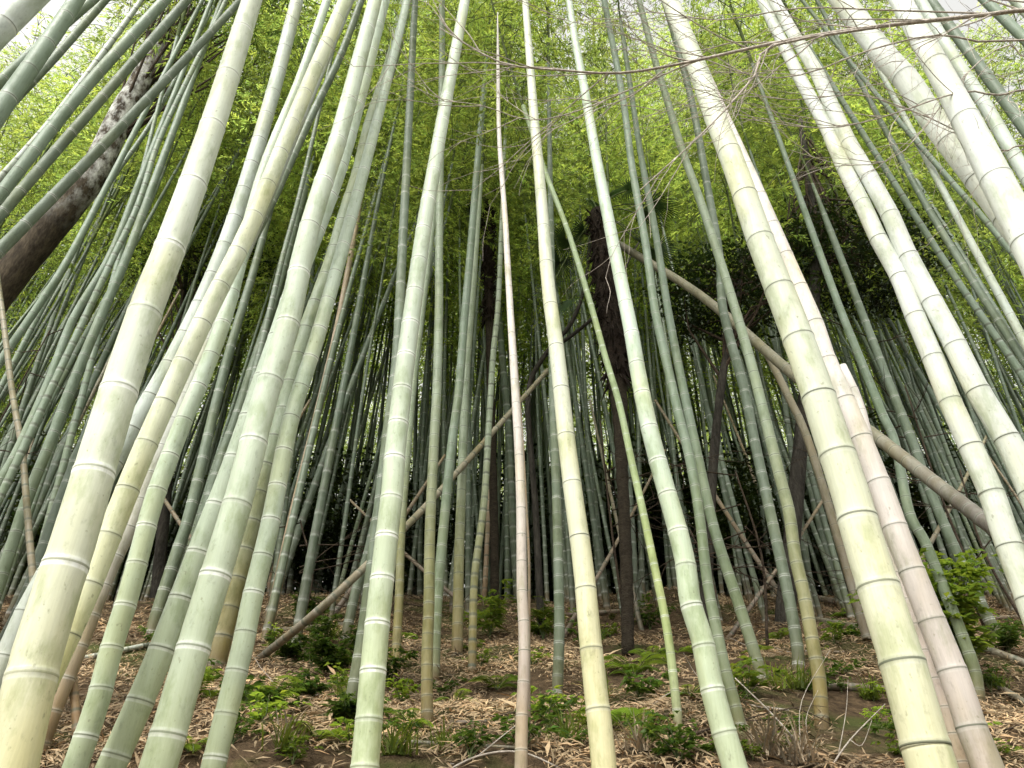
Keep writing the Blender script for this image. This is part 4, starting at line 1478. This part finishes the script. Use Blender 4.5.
# ------------------------------------------------------------------ sticks and bare branches
def stick(name, branches, m, label, group, cat='branch', z_ground=False):
    """branches: list of (points, r0, r1)"""
    o0 = branches[0][0][0]
    mb = MB()
    for pts, r0, r1 in branches:
        Q = catmull([p - o0 for p in pts], 4)
        mb.ring_tube(Q, list(np.linspace(r0, r1, len(Q))), 7, 0)
    o = mb.obj(name, [M[m]])
    o.location = o0
    tag(o, label, cat, group)
    return o


def grow(rs, p, d, L, r, out, lvl, drop=0.0, spread=0.7):
    pts = [p]
    q = p.copy()
    dd = d.copy()
    n = 5
    for i in range(n):
        dd = (dd + Vector((rs.gauss(0, .10), rs.gauss(0, .10), rs.gauss(0, .10) - drop))).normalized()
        q = q + dd * (L / n)
        pts.append(q.copy())
        if lvl > 0 and i >= 1:
            s = Vector((rs.gauss(0, 1), rs.gauss(0, .6), rs.gauss(0, 1)))
            s = (s - dd * s.dot(dd)).normalized()
            grow(rs, q, (dd + s * spread).normalized(), L * rs.uniform(0.35, 0.6), r * 0.5, out, lvl - 1, drop, spread)
    out.append((pts, r, r * 0.35))


# the leafless tree whose boughs reach in from the right, its trunk stands outside the frame
tr = empty('bare_tree', (3.6, 1.4, ground(3.6, 1.4)))
tag(tr, 'leafless tree reaching thin bare boughs across the top right of the picture', 'tree')
g0 = tr.location.copy()
tb = MB()
tpnts = catmull([Vector((3.6, 1.4, g0.z - 0.1)), Vector((3.55, 1.45, 1.6)), Vector((3.4, 1.6, 2.9)), Vector((3.45, 1.6, 4.6)), Vector((3.4, 1.5, 6.0))], 5)
tb.ring_tube([p - g0 for p in tpnts], list(np.linspace(0.07, 0.015, len(tpnts))), 12, 0)
link(bpy.data.objects.new('trunk', tb.mesh('trunk', [M['stick']])), tr)


def bough(pts, Y, r0, r1, anchor, seed, side=10, tl=0.5):
    rs = random.Random(seed)
    W = [anchor] + [at_y(x, y, Y if not isinstance(Y, (list, tuple)) else Y[i]) for i, (x, y) in enumerate(pts)]
    out = [(W, r0, r1)]
    P = Path(catmull(W, 5))
    s0 = (W[1] - W[0]).length
    for k in range(side):
        s = s0 + (P.L - s0) * (k + rs.random()) / side
        p = P.at(s)
        d = (P.at(min(P.L, s + 0.05)) - P.at(s - 0.05)).normalized()
        up = rs.choice([1, -1])
        dd = (d + Vector((0, rs.gauss(0, .2), up * rs.uniform(0.25, 0.8)))).normalized()
        grow(rs, p, dd, tl * rs.uniform(0.5, 1.1), max(0.0018, r0 * 0.36 * (1 - 0.4 * k / side)), out, 1, 0.0, 0.6)
    mb = MB()
    for q, a, b in out:
        Q = catmull([v - g0 for v in q], 3)
        mb.ring_tube(Q, list(np.linspace(a, b, len(Q))), 6, 0, cap=False)
    link(bpy.data.objects.new('bough', mb.mesh('bough', [M['stick']])), tr)


bough([(1060, 8), (985, 15), (900, 24), (830, 33), (765, 45), (684, 63), (620, 73), (560, 70), (500, 62), (440, 28)], 1.55, 0.0095, 0.0022, tpnts[15], 1, 24, 0.6)
bough([(775, 45), (755, 75), (725, 110), (690, 145), (640, 190)], 1.55, 0.0055, 0.0015, at_y(900, 24, 1.55), 2, 8, 0.4)
bough([(1060, 85), (1000, 95), (960, 92), (880, 118), (820, 128), (740, 118)], 1.75, 0.005, 0.0015, tpnts[14], 3, 14, 0.5)
bough([(1030, 40), (940, 35), (870, 50), (800, 75), (740, 72), (640, 30)], 1.7, 0.005, 0.0015, tpnts[15], 4, 14, 0.5)

bough([(1060, 140), (1000, 150), (930, 118), (860, 95), (790, 100), (715, 90), (640, 120)], 1.9, 0.004, 0.001, tpnts[13], 5, 12, 0.5)
bough([(880, 10), (800, 8), (720, 20), (650, 12), (590, 25), (540, 10)], 1.65, 0.0038, 0.001, at_y(1000, 14, 1.6), 6, 12, 0.45)
bough([(700, 60), (640, 85), (580, 110), (530, 120), (480, 105), (430, 100)], 1.6, 0.0035, 0.001, at_y(765, 45, 1.55), 7, 12, 0.4)
bough([(1060, 60), (1010, 45), (965, 75), (905, 150), (850, 165), (790, 150)], 1.85, 0.004, 0.001, tpnts[14], 8, 12, 0.45)

# twigs on the forest floor
def twig_img(pl, Y, r0, r1):
    return ([at_y(x, y, Y) for x, y in pl], r0, r1)


Yb = hit(828, 768).y
stick('dry_branch', [twig_img([(828, 775), (800, 745), (770, 712), (735, 678)], Yb + .02, 0.007, 0.003), twig_img([(828, 772), (850, 740), (885, 704)], Yb, 0.006, 0.002),
                     twig_img([(812, 757), (806, 720), (818, 690)], Yb, 0.003, 0.001), twig_img([(850, 740), (862, 745), (872, 720)], Yb, 0.003, 0.001),
                     twig_img([(838, 757), (846, 712), (848, 680)], Yb, 0.003, 0.001), twig_img([(800, 745), (802, 700), (830, 650)], Yb + .1, 0.003, 0.001)],
      'stick', 'forked bleached twig standing at the bottom right of centre', 'dry branches on the ground')
Yb = hit(470, 768).y
stick('dry_branch', [twig_img([(440, 775), (478, 756), (520, 752), (560, 768)], Yb, 0.006, 0.004), twig_img([(478, 756), (500, 738), (520, 722)], Yb, 0.004, 0.002),
                     twig_img([(450, 764), (490, 768), (540, 764)], Yb + .05, 0.005, 0.003)],
      'stick', 'curved grey branch arching along the bottom edge at the centre', 'dry branches on the ground')
rs = random.Random(77)
labs = ['dry branch lying on litter left of the pinkish pole', 'dry branch lying below the teal bamboo', 'dry branch near the foot of the lime bamboo', 'dry branch on the left bank',
        'dry branch right of the thick cream bamboo', 'dry branch lying high on the slope at right']
for i, (px, py) in enumerate([(480, 722), (790, 715), (668, 748), (320, 700), (1005, 735), (845, 655)]):
    p = hit(px, py) + Vector((0, 0, 0.03))
    out = []
    a = rs.uniform(-0.5, 0.5) + (PI if i % 2 else 0)
    grow(rs, p, Vector((math.cos(a), 0.1, 0.12)).normalized(), 0.8, 0.008, out, 1, 0.0, 0.7)
    out.reverse()
    stick('dry_branch', out, 'stick' if i % 2 else 'darkstick', labs[i], 'dry branches on the ground')
# dark crooked trunk and branches in the grove
W = rooted(tp([(540, 600), (535, 500), (528, 395), (545, 355), (572, 322), (586, 280), (590, 230)], 10.4))
stick('crooked_tree', [(W, 0.055, 0.03), ([W[4], at_y(600, 310, 10.4), at_y(640, 240, 10.6)], 0.04, 0.015)], 'bark', 'crooked dark slender tree left of the shaggy palm', None, 'tree')
tang = [((870, 330), 'tangle of dark dead twigs behind the stump of cut bamboo'), ((905, 385), 'tangle of dark dead twigs above the brown leaning pole'),
        ((735, 470), 'dark dead branches behind the grey-green bamboo right of centre'), ((50, 330), 'thin dark twigs at left below the leaning trunk'),
        ((395, 600), 'dead branches in shade left of the golden-footed bamboo'), ((300, 520), 'dead branches in shade right of the dry tan bamboo'),
        ((600, 420), 'dead branches crossing behind the creamy bamboo'), ((690, 530), 'dead branches low in the shade right of the light green bamboo'),
        ((960, 470), 'dark dead twigs at right below the brown leaning pole')]
for i, ((px, py), lb) in enumerate(tang):
    Y = rs.uniform(8.8, 10.5)
    x = at_y(px, py, Y)
    out = []
    base = Vector((x.x + rs.uniform(-.3, .3), Y, ground(x.x, Y) - 0.05))
    out.append(([base, (base + x) / 2 + Vector((rs.uniform(-.2, .2), 0, 0)), x], 0.02, 0.01))
    for k in range(5):
        a = rs.uniform(0, 2 * PI)
        grow(rs, base.lerp(x, rs.uniform(0.5, 1)), Vector((math.cos(a), 0.3 * math.sin(a), rs.uniform(-.4, .5))).normalized(), rs.uniform(0.8, 1.8), 0.010, out, 1, 0.02, 0.7)
    stick('dead_branch', out, 'darkstick', lb, 'dark dead branches in the shade')

# ------------------------------------------------------------------ camera, light, world
cam_d = bpy.data.cameras.new('camera')
cam = link(bpy.data.objects.new('camera', cam_d))
cam.location = EYE
cam.rotation_euler = (PI / 2 + TH, 0, 0)
cam_d.sensor_width = 36
cam_d.lens = F * 36 / 1024
cam_d.clip_end = 3000
cam_d.clip_start = 0.05
scene.camera = cam

SUN_EL, SUN_AZ = math.radians(52), math.radians(208)   # azimuth from +Y clockwise: behind the camera, to the left
sd = bpy.data.lights.new('sun', 'SUN')
sd.energy = 2.0
sd.angle = math.radians(14)
sd.color = (1.0, 0.97, 0.90)
so = link(bpy.data.objects.new('sun', sd))
dirv = Vector((math.sin(SUN_AZ) * math.cos(SUN_EL), math.cos(SUN_AZ) * math.cos(SUN_EL), math.sin(SUN_EL)))
so.rotation_euler = dirv.to_track_quat('Z', 'Y').to_euler()
so.location = (0, -5, 30)

w = bpy.data.worlds.new('World')
scene.world = w
w.use_nodes = True
nt = w.node_tree
nt.nodes.clear()
out = nt.nodes.new('ShaderNodeOutputWorld')
bg = nt.nodes.new('ShaderNodeBackground')
sky = nt.nodes.new('ShaderNodeTexSky')
sky.sky_type = 'NISHITA'
sky.sun_disc = False
sky.sun_elevation = SUN_EL
sky.sun_rotation = SUN_AZ
sky.air_density = 1.0
sky.dust_density = 4.0
hs = nt.nodes.new('ShaderNodeHueSaturation')
hs.inputs['Saturation'].default_value = 0.06
hs.inputs['Value'].default_value = 2.75
nt.links.new(sky.outputs[0], hs.inputs['Color'])
nt.links.new(mix(nt, 1.0, hs.outputs[0], (1.0, 0.985, 0.93), 'MULTIPLY'), bg.inputs['Color'])
bg.inputs['Strength'].default_value = 0.15
nt.links.new(bg.outputs[0], out.inputs['Surface'])

scene.view_settings.view_transform = 'Standard'
scene.view_settings.look = 'None'
scene.view_settings.exposure = 0
scene.view_settings.gamma = 1
cy = scene.cycles
cy.adaptive_threshold = 0.025
cy.max_bounces = 6
cy.diffuse_bounces = 3
cy.glossy_bounces = 2
cy.transmission_bounces = 4
cy.transparent_max_bounces = 4
cy.use_denoising = True
cy.sample_clamp_indirect = 6
